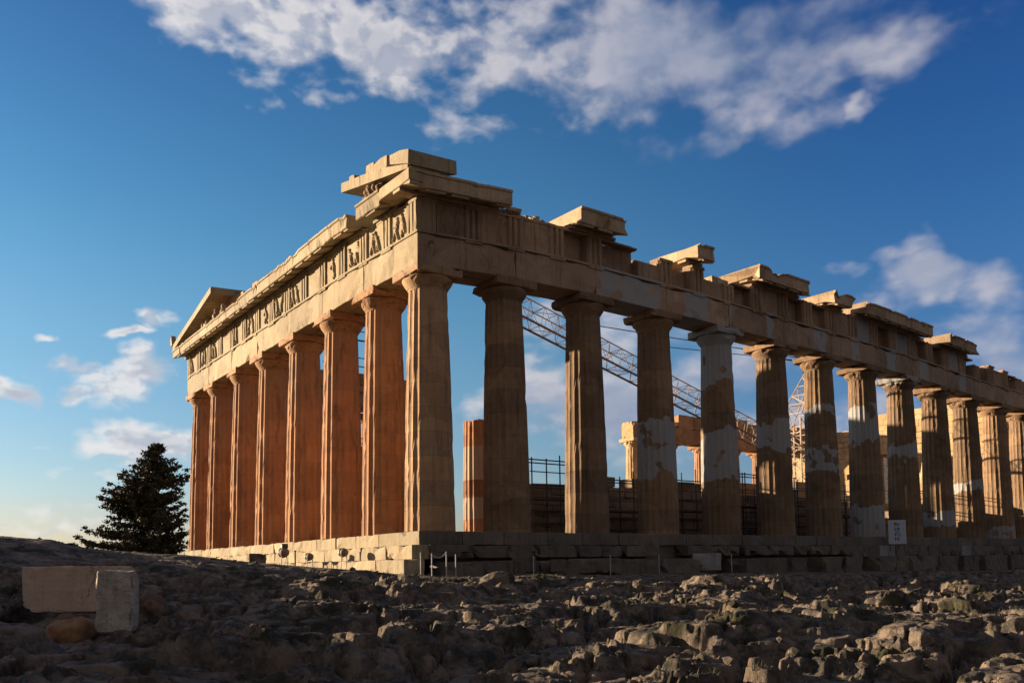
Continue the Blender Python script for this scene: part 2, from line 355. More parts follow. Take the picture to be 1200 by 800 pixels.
def build_ground():
    az = np.concatenate([np.radians(np.linspace(-170, 14, 90)[:-1]), np.radians(np.linspace(14, 94, 1150)), np.radians(np.linspace(94, 190, 60)[1:-1])])
    rd = np.concatenate([[0.3, 1.5, 3, 4.5], np.geomspace(6, 75, 720), np.geomspace(78, 3500, 50)])
    A, D = np.meshgrid(az, rd); X = CAM[0]+D*np.cos(A); Y = CAM[1]+D*np.sin(A)
    Z = ground(X, Y)
    nr, nc = X.shape
    co = np.stack([X, Y, Z], -1).reshape(-1, 3)
    i = np.arange(nr-1)[:, None]; j = np.arange(nc)[None, :]; j2 = (j+1) % nc
    q = np.stack([i*nc+j, i*nc+j2, (i+1)*nc+j2, (i+1)*nc+j], -1).reshape(-1, 4)[:, ::-1]
    me = bpy.data.meshes.new('rocky_ground')
    me.vertices.add(len(co)); me.vertices.foreach_set('co', co.ravel().astype(np.float32))
    me.loops.add(q.size); me.loops.foreach_set('vertex_index', q.ravel().astype(np.int32))
    me.polygons.add(len(q)); me.polygons.foreach_set('loop_start', np.arange(0, q.size, 4, dtype=np.int32)); me.polygons.foreach_set('loop_total', np.full(len(q), 4, np.int32))
    me.polygons.foreach_set('use_smooth', np.ones(len(q), bool))
    me.update(); me.validate()
    if me.polygons[5000].normal.z < 0: me.flip_normals()
    M = bpy.data.materials.new('grey_limestone'); M.use_nodes = True; T = NT(M.node_tree); b = T.n['Principled BSDF']
    b.inputs['Roughness'].default_value = .9; b.inputs['Specular IOR Level'].default_value = .2
    g = T.add('ShaderNodeNewGeometry'); P = g.outputs['Position']
    n1 = T.noise(P, .45, 5, .6); n2 = T.noise(P, 2.6, 6, .7); n3 = T.noise(P, 11, 5, .7)
    col = T.mix(T.ramp(n2, .38, .62), (.058, .055, .054), (.25, .195, .15))
    col = T.mix(T.ramp(n1, .52, .70), col, T.mix(n3, (.10, .075, .056), (.20, .145, .10)))
    col = T.mix(T.math('MULTIPLY', T.ramp(n3, .55, .72), .6), col, (.40, .305, .225))
    col = T.mix(T.math('MULTIPLY', T.ramp(T.noise(P, 1.1, 5, .65), .52, .62), .85), col, (.035, .036, .018))
    T.l.new(col, b.inputs['Base Color'])
    bp = T.add('ShaderNodeBump'); bp.inputs['Strength'].default_value = 1.0; bp.inputs['Distance'].default_value = .09
    T.l.new(T.math('ADD', T.noise(P, 7, 9, .72), T.math('MULTIPLY', T.noise(P, 30, 5, .7), .3)), bp.inputs['Height']); T.l.new(bp.outputs[0], b.inputs['Normal'])
    o = mesh_obj('rocky_ground', me, M); tag(o, kind='structure')
    global M_rock; M_rock = M
build_ground()

# ------------------------------------------------------------------ the temple
XB = [0, 1.02, 4.71, 9.0, 13.3, 17.59, 21.88, 26.17, 30.47, 34.76, 39.05, 43.35, 47.64, 69.5]
XW = [0, 1.04, 4.65, 8.96, 13.36, 17.83, 22.24, 26.55, 30.93, 35.17, 39.36, 43.49, 47.75, 69.5]
YB = [0, 1.02, 4.7, 9.0, 13.29, 17.59, 21.88, 26.18, 29.86, 30.88]
YW = [0, 1.02, 4.65, 8.87, 13.25, 17.66, 22.04, 26.6, 30.65, 31.6]
ZX = ([0, 5, 8, 11, 16, 22, 27, 31, 35, 38.5, 42.5, 48, 70], [.953, .982, .990, .991, .990, .978, .972, .965, .953, .940, .922, .905, .90])
ZY = ([0, 6.6, 14, 22.7, 31.5], [.953, .974, .979, .987, .998])
def zscale(x, y): return float(np.interp(x, *ZX)+np.interp(y, *ZY)-.953)
def warp(c):
    x = float(np.interp(c.x, XB, XW)) if 0 <= c.x <= 69.5 else c.x
    y = float(np.interp(c.y, YB, YW)) if 0 <= c.y <= 30.88 else (c.y+.72 if c.y > 30.88 else c.y)
    return Vector((x, y, c.z*zscale(x, y) if c.z > 0 else c.z))
FX = [1.02, 4.71]+[9.0+4.293*i for i in range(13)]; FX = FX[:15]+[64.79, 68.48]
FX = [1.02, 4.71, 9.0, 13.3, 17.59, 21.88, 26.17, 30.47, 34.76, 39.05, 43.35, 47.64, 51.93, 56.22, 60.5, 64.79, 68.48]
FY = [1.02, 4.7, 9.0, 13.29, 17.59, 21.88, 26.18, 29.86]

temple = empty('ancient_temple', (0, 0, 0))
tag(temple, 'ruined roofless marble temple of fluted columns with broken cornices rising behind the rocky ground', 'temple')

# --- columns: 10.43 m, 20 flutes, entasis, drums
H_COL, H_CAP = 10.43, .86
def shaft_mesh(seed, h=H_COL-H_CAP, r0=.975, r1=.755, chip=1.0, broken=False):
    bm = bmesh.new(); NF, SG = 20, 6; rings = []
    zs = []
    z = 0
    while z < h-.01: zs.append(z); z += .31
    zs.append(h)
    for z in zs:
        t = z/h; r = r0+(r1-r0)*(t+.10*t*(1-t)*-1.0) + .02*math.sin(math.pi*t)
        ring = []
        for i in range(NF*SG):
            a = 2*math.pi*i/(NF*SG); f = (i % SG)/SG
            depth = .054*(r/r0)*(4*f*(1-f))
            p = Vector((math.cos(a), math.sin(a), 0))
            k = 0
            if i % SG == 0:
                n = nz((p.x*1.2, p.y*1.2, z), 2.3, seed)+.6*nz((p.x*2, p.y*2, z), 6.5, seed+3)
                k = max(0, n-.22)*.10*chip
            n = nz((p.x, p.y, z*.8), 1.1, seed+20); k += max(0, n-.42)*.22*chip
            ring.append(bm.verts.new((p.x*(r-depth-k), p.y*(r-depth-k), z)))
        rings.append(ring)
    N = NF*SG
    if broken:
        for v in rings[-1]: v.co.z += .10*nz(v.co, 1.6, seed)
    for a, b in zip(rings, rings[1:]):
        for i in range(N): bm.faces.new((a[i], a[(i+1) % N], b[(i+1) % N], b[i]))
    bm.faces.new(rings[0][::-1]); bm.faces.new(rings[-1])
    bmesh.ops.recalc_face_normals(bm, faces=bm.faces[:])
    me = bpy.data.meshes.new('column'); bm.to_mesh(me); bm.free(); return me
def capital_mesh(seed, dmg=1.0):
    bm = bmesh.new(); n = 40
    prof = [(.735, 0), (.755, .06), (.765, .07), (.76, .09), (.785, .10), (.785, .12), (.83, .18), (.90, .28), (.965, .40), (.985, .46), (.96, .50), (.90, .51)]
    rings = []
    for r, z in prof:
        rr = []
        for i in range(n):
            a = 2*math.pi*i/n; p = Vector((math.cos(a), math.sin(a), z))
            k = max(0, nz(p, 1.7, seed)+.4*nz(p, 5, seed)-.22)*.35*dmg*(1 if z > .1 else 0)
            rr.append(bm.verts.new((p.x*(r-k), p.y*(r-k), z)))
        rings.append(rr)
    for a, b in zip(rings, rings[1:]):
        for i in range(n): bm.faces.new((a[i], a[(i+1) % n], b[(i+1) % n], b[i]))
    bm.faces.new(rings[0][::-1]); bm.faces.new(rings[-1])
    box(bm, (-1.0, -1.0, .505), (1.0, 1.0, .86), wear=.16*dmg, cut=.25, bev=.02, seed=seed)
    bmesh.ops.recalc_face_normals(bm, faces=bm.faces[:])
    me = bpy.data.meshes.new('capital'); bm.to_mesh(me); bm.free()
    return me
SH = [shaft_mesh(3.1*i+1) for i in range(5)]; CP = [capital_mesh(5.3*i+2) for i in range(5)]
MESHC = {}
def variant(me, mat):
    k = (me.name, mat.name)
    if k not in MESHC:
        m2 = me.copy(); m2.materials.clear(); m2.materials.append(mat); MESHC[k] = m2
    return MESHC[k]
cc = 0
def column(x, y, mat, patch=-1.0, hs=None, capmat=None, cap=True, rot=None):
    global cc; cc += 1
    s = zscale(x, y) if hs is None else hs
    o = bpy.data.objects.new('column', variant(SH[cc % 5], mat)); C.objects.link(o); o.parent = temple
    o.location = (x, y, 0); o.scale = (1, 1, s); pz = patch if isinstance(patch, tuple) else (-9, -9, -9, -9)
    for q, v in zip(('pa', 'pb', 'pc', 'pd'), pz): o[q] = float(v)
    o.rotation_euler = (0, 0, R(18*(cc*7 % 20)))
    if cap:
        c = bpy.data.objects.new('capital', variant(CP[cc % 5], capmat or mat)); C.objects.link(c); c.parent = o
        c.location = (0, 0, H_COL-H_CAP); 
        for q, v in zip(('pa', 'pb', 'pc', 'pd'), pz): c[q] = float(v)
        c.rotation_euler = (0, 0, -o.rotation_euler.z+R(90*(cc % 4)))
    return o
def wx(x): return float(np.interp(x, XB, XW))
def wy(y): return float(np.interp(y, YB, YW))
PATCH = {3: (2.6, 5.3, -9, -9), 4: (2.6, 5.2, 7.6, 12), 5: (4.6, 6.0, -9, -9), 6: (3.6, 4.9, 6.7, 7.2), 7: (-2, 1.9, 5.6, 7.8), 8: (4.9, 5.8, 9.6, 12), 9: (.8, 1.6, -9, -9), 10: (3, 3.8, -9, -9), 11: (-1, .8, -9, -9)}
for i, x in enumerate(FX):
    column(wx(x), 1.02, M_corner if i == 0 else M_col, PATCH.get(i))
for i, y in enumerate(FY[1:], 1):
    column(1.02, wy(y), M_frontcol, capmat=M_cap)
for i in range(1, 5): column(wx(FX[i]), 30.6, M_red, hs=.99)
SX = [40.3, 44.9, 49.8, 54.4, 59.0, 63.9, 68.4]
for x in SX: column(x, 29.86, M_gold if x < 43 else M_red, hs=1.0)
for y in FY[1:7]: column(68.48, wy(y), M_gold, capmat=M_gold, hs=.93)

# --- entablature runs; run coords (s along, n inward from stylobate edge, z)
def mp_flank(s, n, z): return Vector((s, n, z))
def mp_front(s, n, z): return Vector((n, s, z))
def mp_south(s, n, z): return Vector((s, 30.88-n, z))
def mp_west(s, n, z): return Vector((69.5-n, s, z))
def run_obj(name, bm, mat, mp, parent=None, patch=-1.0, w=warp):
    for v in bm.verts: v.co = mp(*v.co)
    o = bm_obj(name, bm, mat, parent or temple, warp=w)
    for q, v in zip(('pa', 'pb', 'pc', 'pd'), patch if isinstance(patch, tuple) else (-9, -9, -9, -9)): o[q] = float(v)
    return o
Z0, Z1, Z2 = 10.43, 11.78, 13.13
TW = .845
def architrave(s0, s1, mp, mat, tgs, patch=-1., seed=0, w=warp, n0=.1):
    bm = bmesh.new()
    box(bm, (s0+.004, n0, Z0+.003), (s1-.004, n0+.86, Z1-.11), wear=.14, cut=.5, bev=.015, seed=seed)
    box(bm, (s0+.004, n0+.865, Z0+.003), (s1-.004, n0+1.73, Z1-.01), wear=.10, cut=.8, bev=.02, seed=seed+4)
    box(bm, (s0+.004, n0-.06, Z1-.107), (s1-.004, n0+.86, Z1), wear=.05, cut=.35, bev=.01, seed=seed+7)
    for t in tgs:
        a, b = max(t-TW/2, s0+.01), min(t+TW/2, s1-.01)
        if b-a > .15 and nz((t, seed, 0), 3) > -.25: box(bm, (a, n0-.052, Z1-.19), (b, n0+.02, Z1-.110), wear=.03, cut=.2, bev=.008, seed=seed)
    return run_obj('architrave', bm, mat, mp, patch=patch, w=w)
def triglyph(c, mp, mat, top=Z2, parent=None, w=warp, n0=.1, seed=0, patch=-1.):
    bm = bmesh.new(); y0 = n0-.035; g = .11
    prof = []; W_ = TW
    ks = [0, .06, .14, .27, .335, .40, .60, .665, .73, .86, .94, 1.0]; ds = [1, 0, 0, 0, 1, 0, 0, 1, 0, 0, 0, 1]
    ks = [0, .09, .255, .335, .415, .585, .665, .745, .91, 1.0]; ds = [1, 0, 0, 1, 0, 0, 1, 0, 0, 1]
    z1 = min(top, Z2)-.16
    for k, dd in zip(ks, ds): prof.append((c-W_/2+k*W_, y0+dd*g*1.15))
    prof += [(c+W_/2, n0+.6), (c-W_/2, n0+.6)]
    nz_ = 5
    R_ = []
    for i in range(nz_+1):
        z = Z1+(z1-Z1)*i/nz_
        R_.append([bm.verts.new((s, n+max(0, nz((s*3, z, seed), 1.6, seed))*.05*(j < 10), z)) for j, (s, n) in enumerate(prof)])
    L = len(prof)
    for a, b in zip(R_, R_[1:]):
        for i in range(L): bm.faces.new((a[i], a[(i+1) % L], b[(i+1) % L], b[i]))
    bm.faces.new(R_[0][::-1]); bm.faces.new(R_[-1])
    box(bm, (c-W_/2-.01, y0-.012, z1+.002), (c+W_/2+.01, n0+.6, min(top, Z2)), wear=.08, cut=.2, bev=.01, seed=seed)
    if top > Z2+.02: box(bm, (c-W_/2+.02, y0+.08, Z2+.002), (c+W_/2-.05, n0+.6, top), wear=.2, cut=.2, bev=.02, seed=seed+2)
    return run_obj('triglyph', bm, mat, mp, parent, w=w, patch=patch)
def metope(a, b, mp, mat, top=Z2, relief=0., w=warp, n0=.1, seed=0, rec=.045, parent=None, patch=-1.):
    bm = bmesh.new(); nx, nzr = 26, 26; V = []
    rd = random.Random(seed)
    # relief figures: a few overlapping strokes (legs, trunk, raised arm, shield)
    st = []
    if relief:
        for f in range(2):
            cx = .27+.42*f+rd.uniform(-.09, .09); hz = rd.uniform(.36, .52); ln = rd.uniform(-.16, .16)
            if rd.random() < .25: continue
            st += [((cx, hz), (cx+ln, hz+.24), rd.uniform(.06, .09)), ((cx, hz), (cx-rd.uniform(.02, .16), rd.uniform(.05, .2)), .05), ((cx, hz), (cx+rd.uniform(.02, .2), rd.uniform(.05, .2)), .05),
                   ((cx+ln, hz+.22), (cx+ln+rd.choice((-1, 1))*rd.uniform(.1, .2), hz+rd.uniform(.05, .35)), .035), ((cx+ln*1.2, hz+.36), (cx+ln*1.2+.01, hz+.37), .055)]
    for j in range(nzr+1):
        row = []
        for i in range(nx+1):
            s, t = i/nx, j/nzr; h = 0
            for (p, q, r) in st:
                px, py = s-p[0], t-p[1]; qx, qy = q[0]-p[0], q[1]-p[1]; l = qx*qx+qy*qy+1e-9
                u = min(1, max(0, (px*qx+py*qy)/l)); dd = math.hypot(px-u*qx, py-u*qy)
                h = max(h, max(0, 1-(dd/r)**2)**.5 if dd < r else 0)
            n = nz((s*1.3, t*1.3, seed), 3.0, seed)*.5+nz((s, t, seed), 9, seed)*.25
            h = h*relief*(1 if n > -.22 else .2)+n*.02
            row.append(bm.verts.new((a+(b-a)*s, n0+rec-h, Z1+(min(top, Z2)-.12-Z1)*t)))
        V.append(row)
    for j in range(nzr):
        for i in range(nx): bm.faces.new((V[j][i], V[j][i+1], V[j+1][i+1], V[j+1][i]))
    # give the slab thickness
    B = [[bm.verts.new((v.co.x, n0+.55, v.co.z)) for v in (row[0], row[-1])] for row in (V[0], V[-1])]
    bm.faces.new((B[0][0], B[0][1], B[1][1], B[1][0]))
    bm.faces.new([V[-1][i] for i in range(nx+1)]+[B[1][1], B[1][0]])
    bm.faces.new([V[j][0] for j in range(nzr+1)]+[B[1][0], B[0][0]])
    bm.faces.new([V[j][-1] for j in range(nzr+1)]+[B[1][1], B[0][1]])
    bm.faces.new([V[0][i] for i in range(nx+1)]+[B[0][1], B[0][0]])
    if top > Z2-.3: box(bm, (a, n0+.03, min(top, Z2)-.118), (b, n0+.55, min(top, Z2)), wear=.08, cut=.25, bev=.01, seed=seed)
    return run_obj('metope', bm, mat, mp, parent, w=w, patch=patch)
def geison(s0, s1, mp, mat, top=.62, depth=1.85, wear=.10, seed=0, w=warp, n0=.1, front=-.65, mut=None, thick=None):
    bm = bmesh.new(); zb = Z2+.004
    box(bm, (s0, n0-.03, zb), (s1, n0+.5, zb+.13), wear=.04, cut=.6, bev=.012, seed=seed)          # bed moulding
    # overhanging slab with sloping soffit
    n = max(2, int((s1-s0)/.16)); prof = [(front, zb-.02), (front-.035, zb+.01), (front-.035, zb+top-.12), (front-.09, zb+top-.09), (front-.09, zb+top), (depth, zb+top), (depth, zb+.134), (n0-.04, zb+.134+.06)]
    Rr = []
    for i in range(n+1):
        s = s0+(s1-s0)*i/n; ring = []
        for (q, z) in prof:
            k = max(0, nz((s, q, z), 1.1, seed)+.6*nz((s, q, z), 3.7, seed+5)-.12)*wear*2.6
            ring.append(bm.verts.new((s+(k*.8 if i == 0 else -k*.8 if i == n else 0), q+(k if q < 0 else -k*.6), z+(-k*.7 if z > zb+.3 else k*.3))))
        Rr.append(ring)
    L = len(prof)
    for a, b in zip(Rr, Rr[1:]):
        for i in range(L): bm.faces.new((a[i], a[(i+1) % L], b[(i+1) % L], b[i]))
    bm.faces.new(Rr[0][::-1]); bm.faces.new(Rr[-1])
    mm = mut if mut is not None else []
    for c in mm:
        a, b = max(c-.40, s0+.03), min(c+.40, s1-.03)
        if b-a > .3 and nz((c, seed, 1), 2.7) > -.45:
            t = bmesh.new()
            v = [bm.verts.new(p) for p in ((a, front+.05, zb-.09), (b, front+.05, zb-.09), (b, n0-.06, zb+.125), (a, n0-.06, zb+.125), (a, front+.05, zb-.01), (b, front+.05, zb-.01), (b, n0-.06, zb+.19), (a, n0-.06, zb+.19))]
            for f in ((0, 1, 2, 3), (4, 5, 6, 7), (0, 1, 5, 4), (1, 2, 6, 5), (2, 3, 7, 6), (3, 0, 4, 7)): bm.faces.new([v[k] for k in f])
            t.free()
    return run_obj('cornice_block', bm, M_corn if mat is M_flank else mat, mp, w=w)

def trig_centres(F, L):
    cs = []
    for i, f in enumerate(F):
        if i == 0: cs.append(.1+TW/2)
        elif i == len(F)-1: cs.append(L-.1-TW/2)
        else: cs.append(f)
    out = [cs[0]]
    for a, b in zip(cs, cs[1:]): out += [(a+b)/2, b]
    return out
TF, TY = trig_centres(FX, 69.5), trig_centres(FY, 30.88)
def muts(T): return sorted(T+[(a+b)/2 for a, b in zip(T, T[1:])])
# architraves
for i in range(16):
    a = .1 if i == 0 else FX[i]; b = 69.4 if i == 15 else FX[i+1]
    architrave(a, b, mp_flank, M_arch, TF, patch=[None, None, (9.2, 12.9, -9, -9), (14.6, 16.2, -9, -9), (17.2, 18, 20.8, 21.3), (24.9, 26, -9, -9), (28.5, 29.3, -9, -9), (32.2, 33.2, -9, -9), (36, 37, -9, -9), (41, 41.8, -9, -9), None, None, None, None, None, None][i], seed=i*3.3)
for i in range(7):
    a = FY[i] if i else 1.97; b = FY[i+1] if i < 6 else 30.78
    architrave(a, b, mp_front, M_front, [t for t in TY if t > 1.97 or i], seed=50+i*2.1)
# the short lit return of the corner block on the front
bm = bmesh.new(); box(bm, (.13, .097, Z0+.005), (1.97, .099+.02, Z1-.112), bev=.004); box(bm, (.04, .04, Z1-.105), (1.97, .2, Z1-.004), wear=.04, cut=.3, bev=.01)
run_obj('architrave', bm, M_front, mp_front)
# frieze along the flank: tops measured on the photograph
TOPF = {}
def ftop(s):
    prof = [(0, 13.13), (4.6, 13.13), (4.61, 13.5), (5.6, 13.42), (5.61, 13.32), (6.3, 13.30), (6.35, 13.12), (10.6, 13.12), (10.61, 12.72), (12.4, 12.66), (12.41, 12.98), (13.7, 12.95), (13.71, 13.0), (16.0, 13.13), (16.01, 12.7), (18.5, 12.62), (18.51, 13.13), (36.9, 13.13), (36.91, 13.0), (38.0, 13.1), (42.6, 13.13), (42.61, 12.8), (44.5, 12.7), (44.51, 13.2), (46, 13.1), (46.1, 12.8), (48, 13.2), (49, 12.8), (69.5, 13.1)]
    return float(np.interp(s, [p[0] for p in prof], [p[1] for p in prof]))
for i, c in enumerate(TF):
    t = ftop(c)
    if 10.7 < c < 12.2: continue
    triglyph(c, mp_flank, M_flank, top=t, seed=i*1.7)
bmn = 0
for i, (a, b) in enumerate(zip(TF, TF[1:])):
    s0, s1 = a+TW/2, b-TW/2; m_ = (s0+s1)/2
    if 10.0 < m_ < 11.2: s1 = b+TW/2
    gone = i in (3, 4, 6, 8, 10, 11, 14, 16, 17, 19, 20, 22)
    t = min(ftop(m_), ftop(m_)-(.25 if i in (6, 8) else 0))
    mt = M_pale if i in (13, 15, 18) else M_arch if i in (9, 12) else M_flank
    metope(s0+.003, s1-.003, mp_flank, mt, top=t, relief=.06 if i < 2 else 0., seed=i+1, rec=.48 if gone else .06)
# backing courses behind the frieze
k = 0; s = .7
while s < 69.3:
    L = random.uniform(1.1, 2.2); e = min(s+L, 69.3); bm = bmesh.new()
    box(bm, (s, .75, Z1+.004), (e-.01, 1.85, ftop((s+e)/2)-random.uniform(.02, .35)), wear=.16, cut=.4, seed=k)
    run_obj('frieze_backing_block', bm, M_flank, mp_flank); s = e; k += 1
# cornice blocks on the flank
mF = muts(TF)
geison(-.66, 3.98, mp_flank, M_flank, top=.60, seed=2, mut=mF, wear=.04)
for (a, b, sd) in ((7.55, 10.2, 4), (14.6, 15.75, 7), (19.0, 21.2, 9), (21.22, 23.3, 12), (25.4, 27.4, 14), (28.5, 30.9, 17), (30.92, 33.3, 19), (33.32, 35.9, 22), (38.1, 40.2, 24), (40.22, 42.1, 28)):
    geison(a, b, mp_flank, M_flank, top=.68, seed=sd, mut=mF, wear=.17, depth=1.9)
bm = bmesh.new(); box(bm, (.0, .0, 13.74), (3.0, 1.7, 13.98), wear=.2, cut=.4, seed=3); run_obj('roof_block', bm, M_flank, mp_flank)
for q in range(26):
    c = random.choice([random.uniform(4.2, 7.0), random.uniform(10.5, 14), random.uniform(16, 18.5), random.uniform(23.8, 25), random.uniform(36.3, 37.8), random.uniform(42.5, 60)])
    w_, h_ = random.uniform(.25, .7), random.uniform(.12, .38); z_ = ftop(c)-.1; bm = bmesh.new()
    n_ = random.uniform(.3, 1.0); box(bm, (c, n_, z_), (c+w_, n_+random.uniform(.3, .7), z_+h_+.1), wear=.5, cut=.12, bev=.03, seed=q*2.7); run_obj('loose_block', bm, M_corn, mp_flank)
# frieze and cornice of the front
for i, c in enumerate(TY): triglyph(c, mp_front, M_front if i else M_front, seed=i*2.3+40)
for i, (a, b) in enumerate(zip(TY, TY[1:])):
    metope(a+TW/2+.003, b-TW/2-.003, mp_front, M_front, relief=.095, seed=100+i)
k = 0; s = .9
while s < 30.2:
    e = min(s+random.uniform(1.3, 2.2), 30.2); bm = bmesh.new()
    box(bm, (s, .75, Z1+.004), (e-.01, 1.85, Z2-.02), wear=.1, cut=.6, seed=k)
    run_obj('frieze_backing_block', bm, M_front, mp_front); s = e; k += 1
mY = muts(TY)
gs = [(-.66, 1.7, .60), (1.71, 3.75, .60), (4.7, 6.5, .60), (6.51, 8.6, .60), (8.61, 10.9, .58), (10.91, 13.2, .6), (13.21, 15.6, .6), (15.61, 18.4, .58)]
# front face blocks (the corner block is already the flank's, so start after it)
for i, (a, b, t) in enumerate(gs):
    if i == 0: a = .0
    if i == 0:
        bm = bmesh.new(); box(bm, (-.70, -.70, Z2+.14), (-.06, 1.7, Z2+.606), wear=.04, cut=.4, seed=1); 
        run_obj('cornice_block', bm, M_front, lambda s, n, z: Vector((s, n, z)))
        a = 0.12
        continue
    geison(a, b, mp_front, M_front, top=t, seed=60+i, mut=mY, wear=.05, depth=1.4)
for i, (a, b) in enumerate(((18.42, 20.7), (20.71, 23.0), (23.01, 25.3), (25.31, 27.6), (27.61, 29.8), (29.81, 31.54))):
    geison(a, b, mp_front, M_front, top=.50, seed=80+i, mut=mY, wear=.04, depth=1.4)
# --- pediment remains
def prism(bm, pts, n0, n1, seed=0, wear=0.04):
    """closed outline in (s,z) extruded from n0 to n1"""
    A = [bm.verts.new((s+wear*nz((s, z, n0), 2, seed), n0, z+wear*nz((s, z, n0), 2.7, seed+3))) for s, z in pts]
    B = [bm.verts.new((s+wear*nz((s, z, n1), 2, seed), n1, z+wear*nz((s, z, n1), 2.7, seed+3))) for s, z in pts]
    n = len(pts); bm.faces.new(A[::-1]); bm.faces.new(B)
    for i in range(n): bm.faces.new((A[i], A[(i+1) % n], B[(i+1) % n], B[i]))
ped = bpy.data.objects.new('pediment', None); C.objects.link(ped); ped.parent = temple
def pedpart(name, bm, mat=None):
    return run_obj(name, bm, mat or M_front, mp_front, parent=ped)
ZG = Z2+.61
sl_ = math.tan(R(11.3))
# near (right) corner: raking cornice springing from the corner, its end overhanging
for i, (a, b) in enumerate(((-.55, 1.6), (1.62, 3.4), (3.42, 5.2))):
    bm = bmesh.new(); z0 = ZG+.02+max(0, a+.6)*sl_*.9; z1 = ZG+.02+(b+.6)*sl_*.9
    prism(bm, [(a, z0+.005), (b, z1), (b, z1+.42), (a, z0+(.16 if i == 0 else .42))], -.66, .75, seed=i); pedpart('raking_cornice', bm)
for i, (a, b, h) in enumerate(((-.68, .75, .48), (1.15, 2.3, .42), (2.32, 3.0, .38), (4.05, 4.5, .2))):
    za = ZG+.2+(a+.6)*.32 if a < 1.6 else ZG+.45+(a+.6)*sl_*.9; zb_ = ZG+.2+(b+.6)*.32 if b < 1.6 else ZG+.45+(b+.6)*sl_*.9
    bm = bmesh.new(); prism(bm, [(a, za), (b, zb_), (b, zb_+h*.8), ((a+b)/2, (za+zb_)/2+h*.98), (a, za+h*1.1)], -.70 if i == 0 else -.6, 1.35 if i == 0 else .3, seed=i+4, wear=.10); pedpart('gutter_block', bm)
bm = bmesh.new(); prism(bm, [(2.9, ZG+.0), (4.3, ZG), (4.2, ZG+.5), (3.0, ZG+.62)], -.2, .8, seed=9, wear=.1); pedpart('tympanum_block', bm)
# weathered horse heads under the raking cornice
bm = bmesh.new()
for q in range(26):
    c = Vector((random.uniform(2.1, 3.4), random.uniform(-.55, -.2), ZG+random.uniform(.08, .42)))
    t = bmesh.ops.create_icosphere(bm, subdivisions=2, radius=random.uniform(.1, .2))
    for v in t['verts']: v.co = v.co*(1+.35*nz(v.co*4, 1, q))+c
pedpart('sculpture', bm, M_flank)
# far (left) corner: longer stretch with tympanum and reclining figure
S0 = 31.3
def zr(s): return ZG-.08+(S0-s)*math.tan(R(12.2))
for i, (a, b) in enumerate(((31.5, 29.3), (29.28, 27.0), (26.98, 24.7), (24.68, 23.3))):
    bm = bmesh.new(); prism(bm, [(a, zr(a)), (b, zr(b)), (b, zr(b)+.40), (a, zr(a)+.40)], -.70, 1.3, seed=i+30, wear=.02); pedpart('raking_cornice', bm)
bm = bmesh.new(); prism(bm, [(30.8, ZG-.1), (17.8, ZG-.1), (17.9, ZG+.9), (18.8, ZG+.9), (18.9, ZG+1.35), (19.7, ZG+1.4), (19.8, ZG+.7), (21.2, ZG+.8), (21.3, ZG+1.4), (22.4, ZG+1.45), (22.5, zr(22.9)-.25), (23.4, zr(23.4)-.01), (30.6, zr(30.6)-.01)], .55, 1.25, seed=40, wear=.05); pedpart('tympanum', bm, M_cap)
bm = bmesh.new()
def blob(bm, c, r, sq=(1, 1, 1), seed=0):
    t = bmesh.ops.create_icosphere(bm, subdivisions=2, radius=1)
    for v in t['verts']: v.co = Vector((v.co.x*r*sq[0], v.co.y*r*sq[1], v.co.z*r*sq[2]))*(1+.25*nz(v.co*2, 1, seed))+Vector(c)
# reclining figure, two seated figures and horse heads
bm.free()
FIG = (((( 26.2, 0, .36), .30, (1.1, .8, 1.3)), ((26.15, 0, .76), .15, (1, 1, 1.2)), ((26.9, -.05, .2), .24, (2.4, .8, .8)), ((27.8, -.1, .18), .2, (2.2, .7, .7)), ((26.45, -.2, .45), .1, (1, 1, 2.4))),
       (((29.2, 0, .15), .17, (1, .8, 1.2)), ((29.4, -.1, .17), .15, (.9, 1.3, 1))),
       (((24.4, 0, .4), .32, (1, .8, 1.5)), ((24.35, 0, .93), .17, (1, 1, 1)), ((24.7, -.1, .25), .25, (1.3, .8, 1))),
       (((23.1, 0, .4), .3, (1, .8, 1.5)), ((23.1, 0, .90), .16, (1, 1, 1))))
for fig in FIG:
    bm = bmesh.new()
    for (c, r, sq) in fig: blob(bm, (c[0], c[1], ZG+c[2]), r, sq, c[0])
    pedpart('sculpture', bm, M_front)
bm = bmesh.new(); prism(bm, [(31.5, ZG+.3), (31.9, ZG+.3), (32.0, ZG+.75), (31.75, ZG+1.0), (31.65, ZG+.7)], -.75, -.45, seed=3, wear=.05); pedpart('corner_ornament', bm)
# stub courses of the pediment floor between the two remains
bm = bmesh.new()
for a in (6.1, 10.4, 11.6, 15.8): box(bm, (a, .3, ZG-.2), (a+.9, 1.3, ZG+random.uniform(.0, .15)), wear=.15, cut=.3, seed=a)
pedpart('pediment_floor_block', bm)

# --- steps
def step_run(s0, s1, n0, n1, z0, z1, mp, mat, name, lo=1.2, hi=1.9, wear=.10, miss=0., prot=0., seed=0):
    s = s0; k = 0
    while s < s1-.05:
        e = min(s+random.uniform(lo, hi), s1)
        if s1-e < .5: e = s1
        if random.random() >= miss:
            j = random.uniform(-prot, prot); bm = bmesh.new()
            box(bm, (s+.008, n0+j, z0), (e-.008, n1, z1-random.uniform(0, prot*.25)), wear=wear, cut=.35, bev=.018, seed=seed+k)
            run_obj(name, bm, mat if random.random() > .08 or mat is M_front else M_pale, mp, w=None)
        s = e; k += 1
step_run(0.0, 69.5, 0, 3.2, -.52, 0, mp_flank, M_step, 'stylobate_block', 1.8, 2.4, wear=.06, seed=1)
step_run(3.22, 31.6, 0, 3.2, -.52, 0, mp_front, M_front, 'stylobate_block', 1.6, 2.2, wear=.12, seed=60)
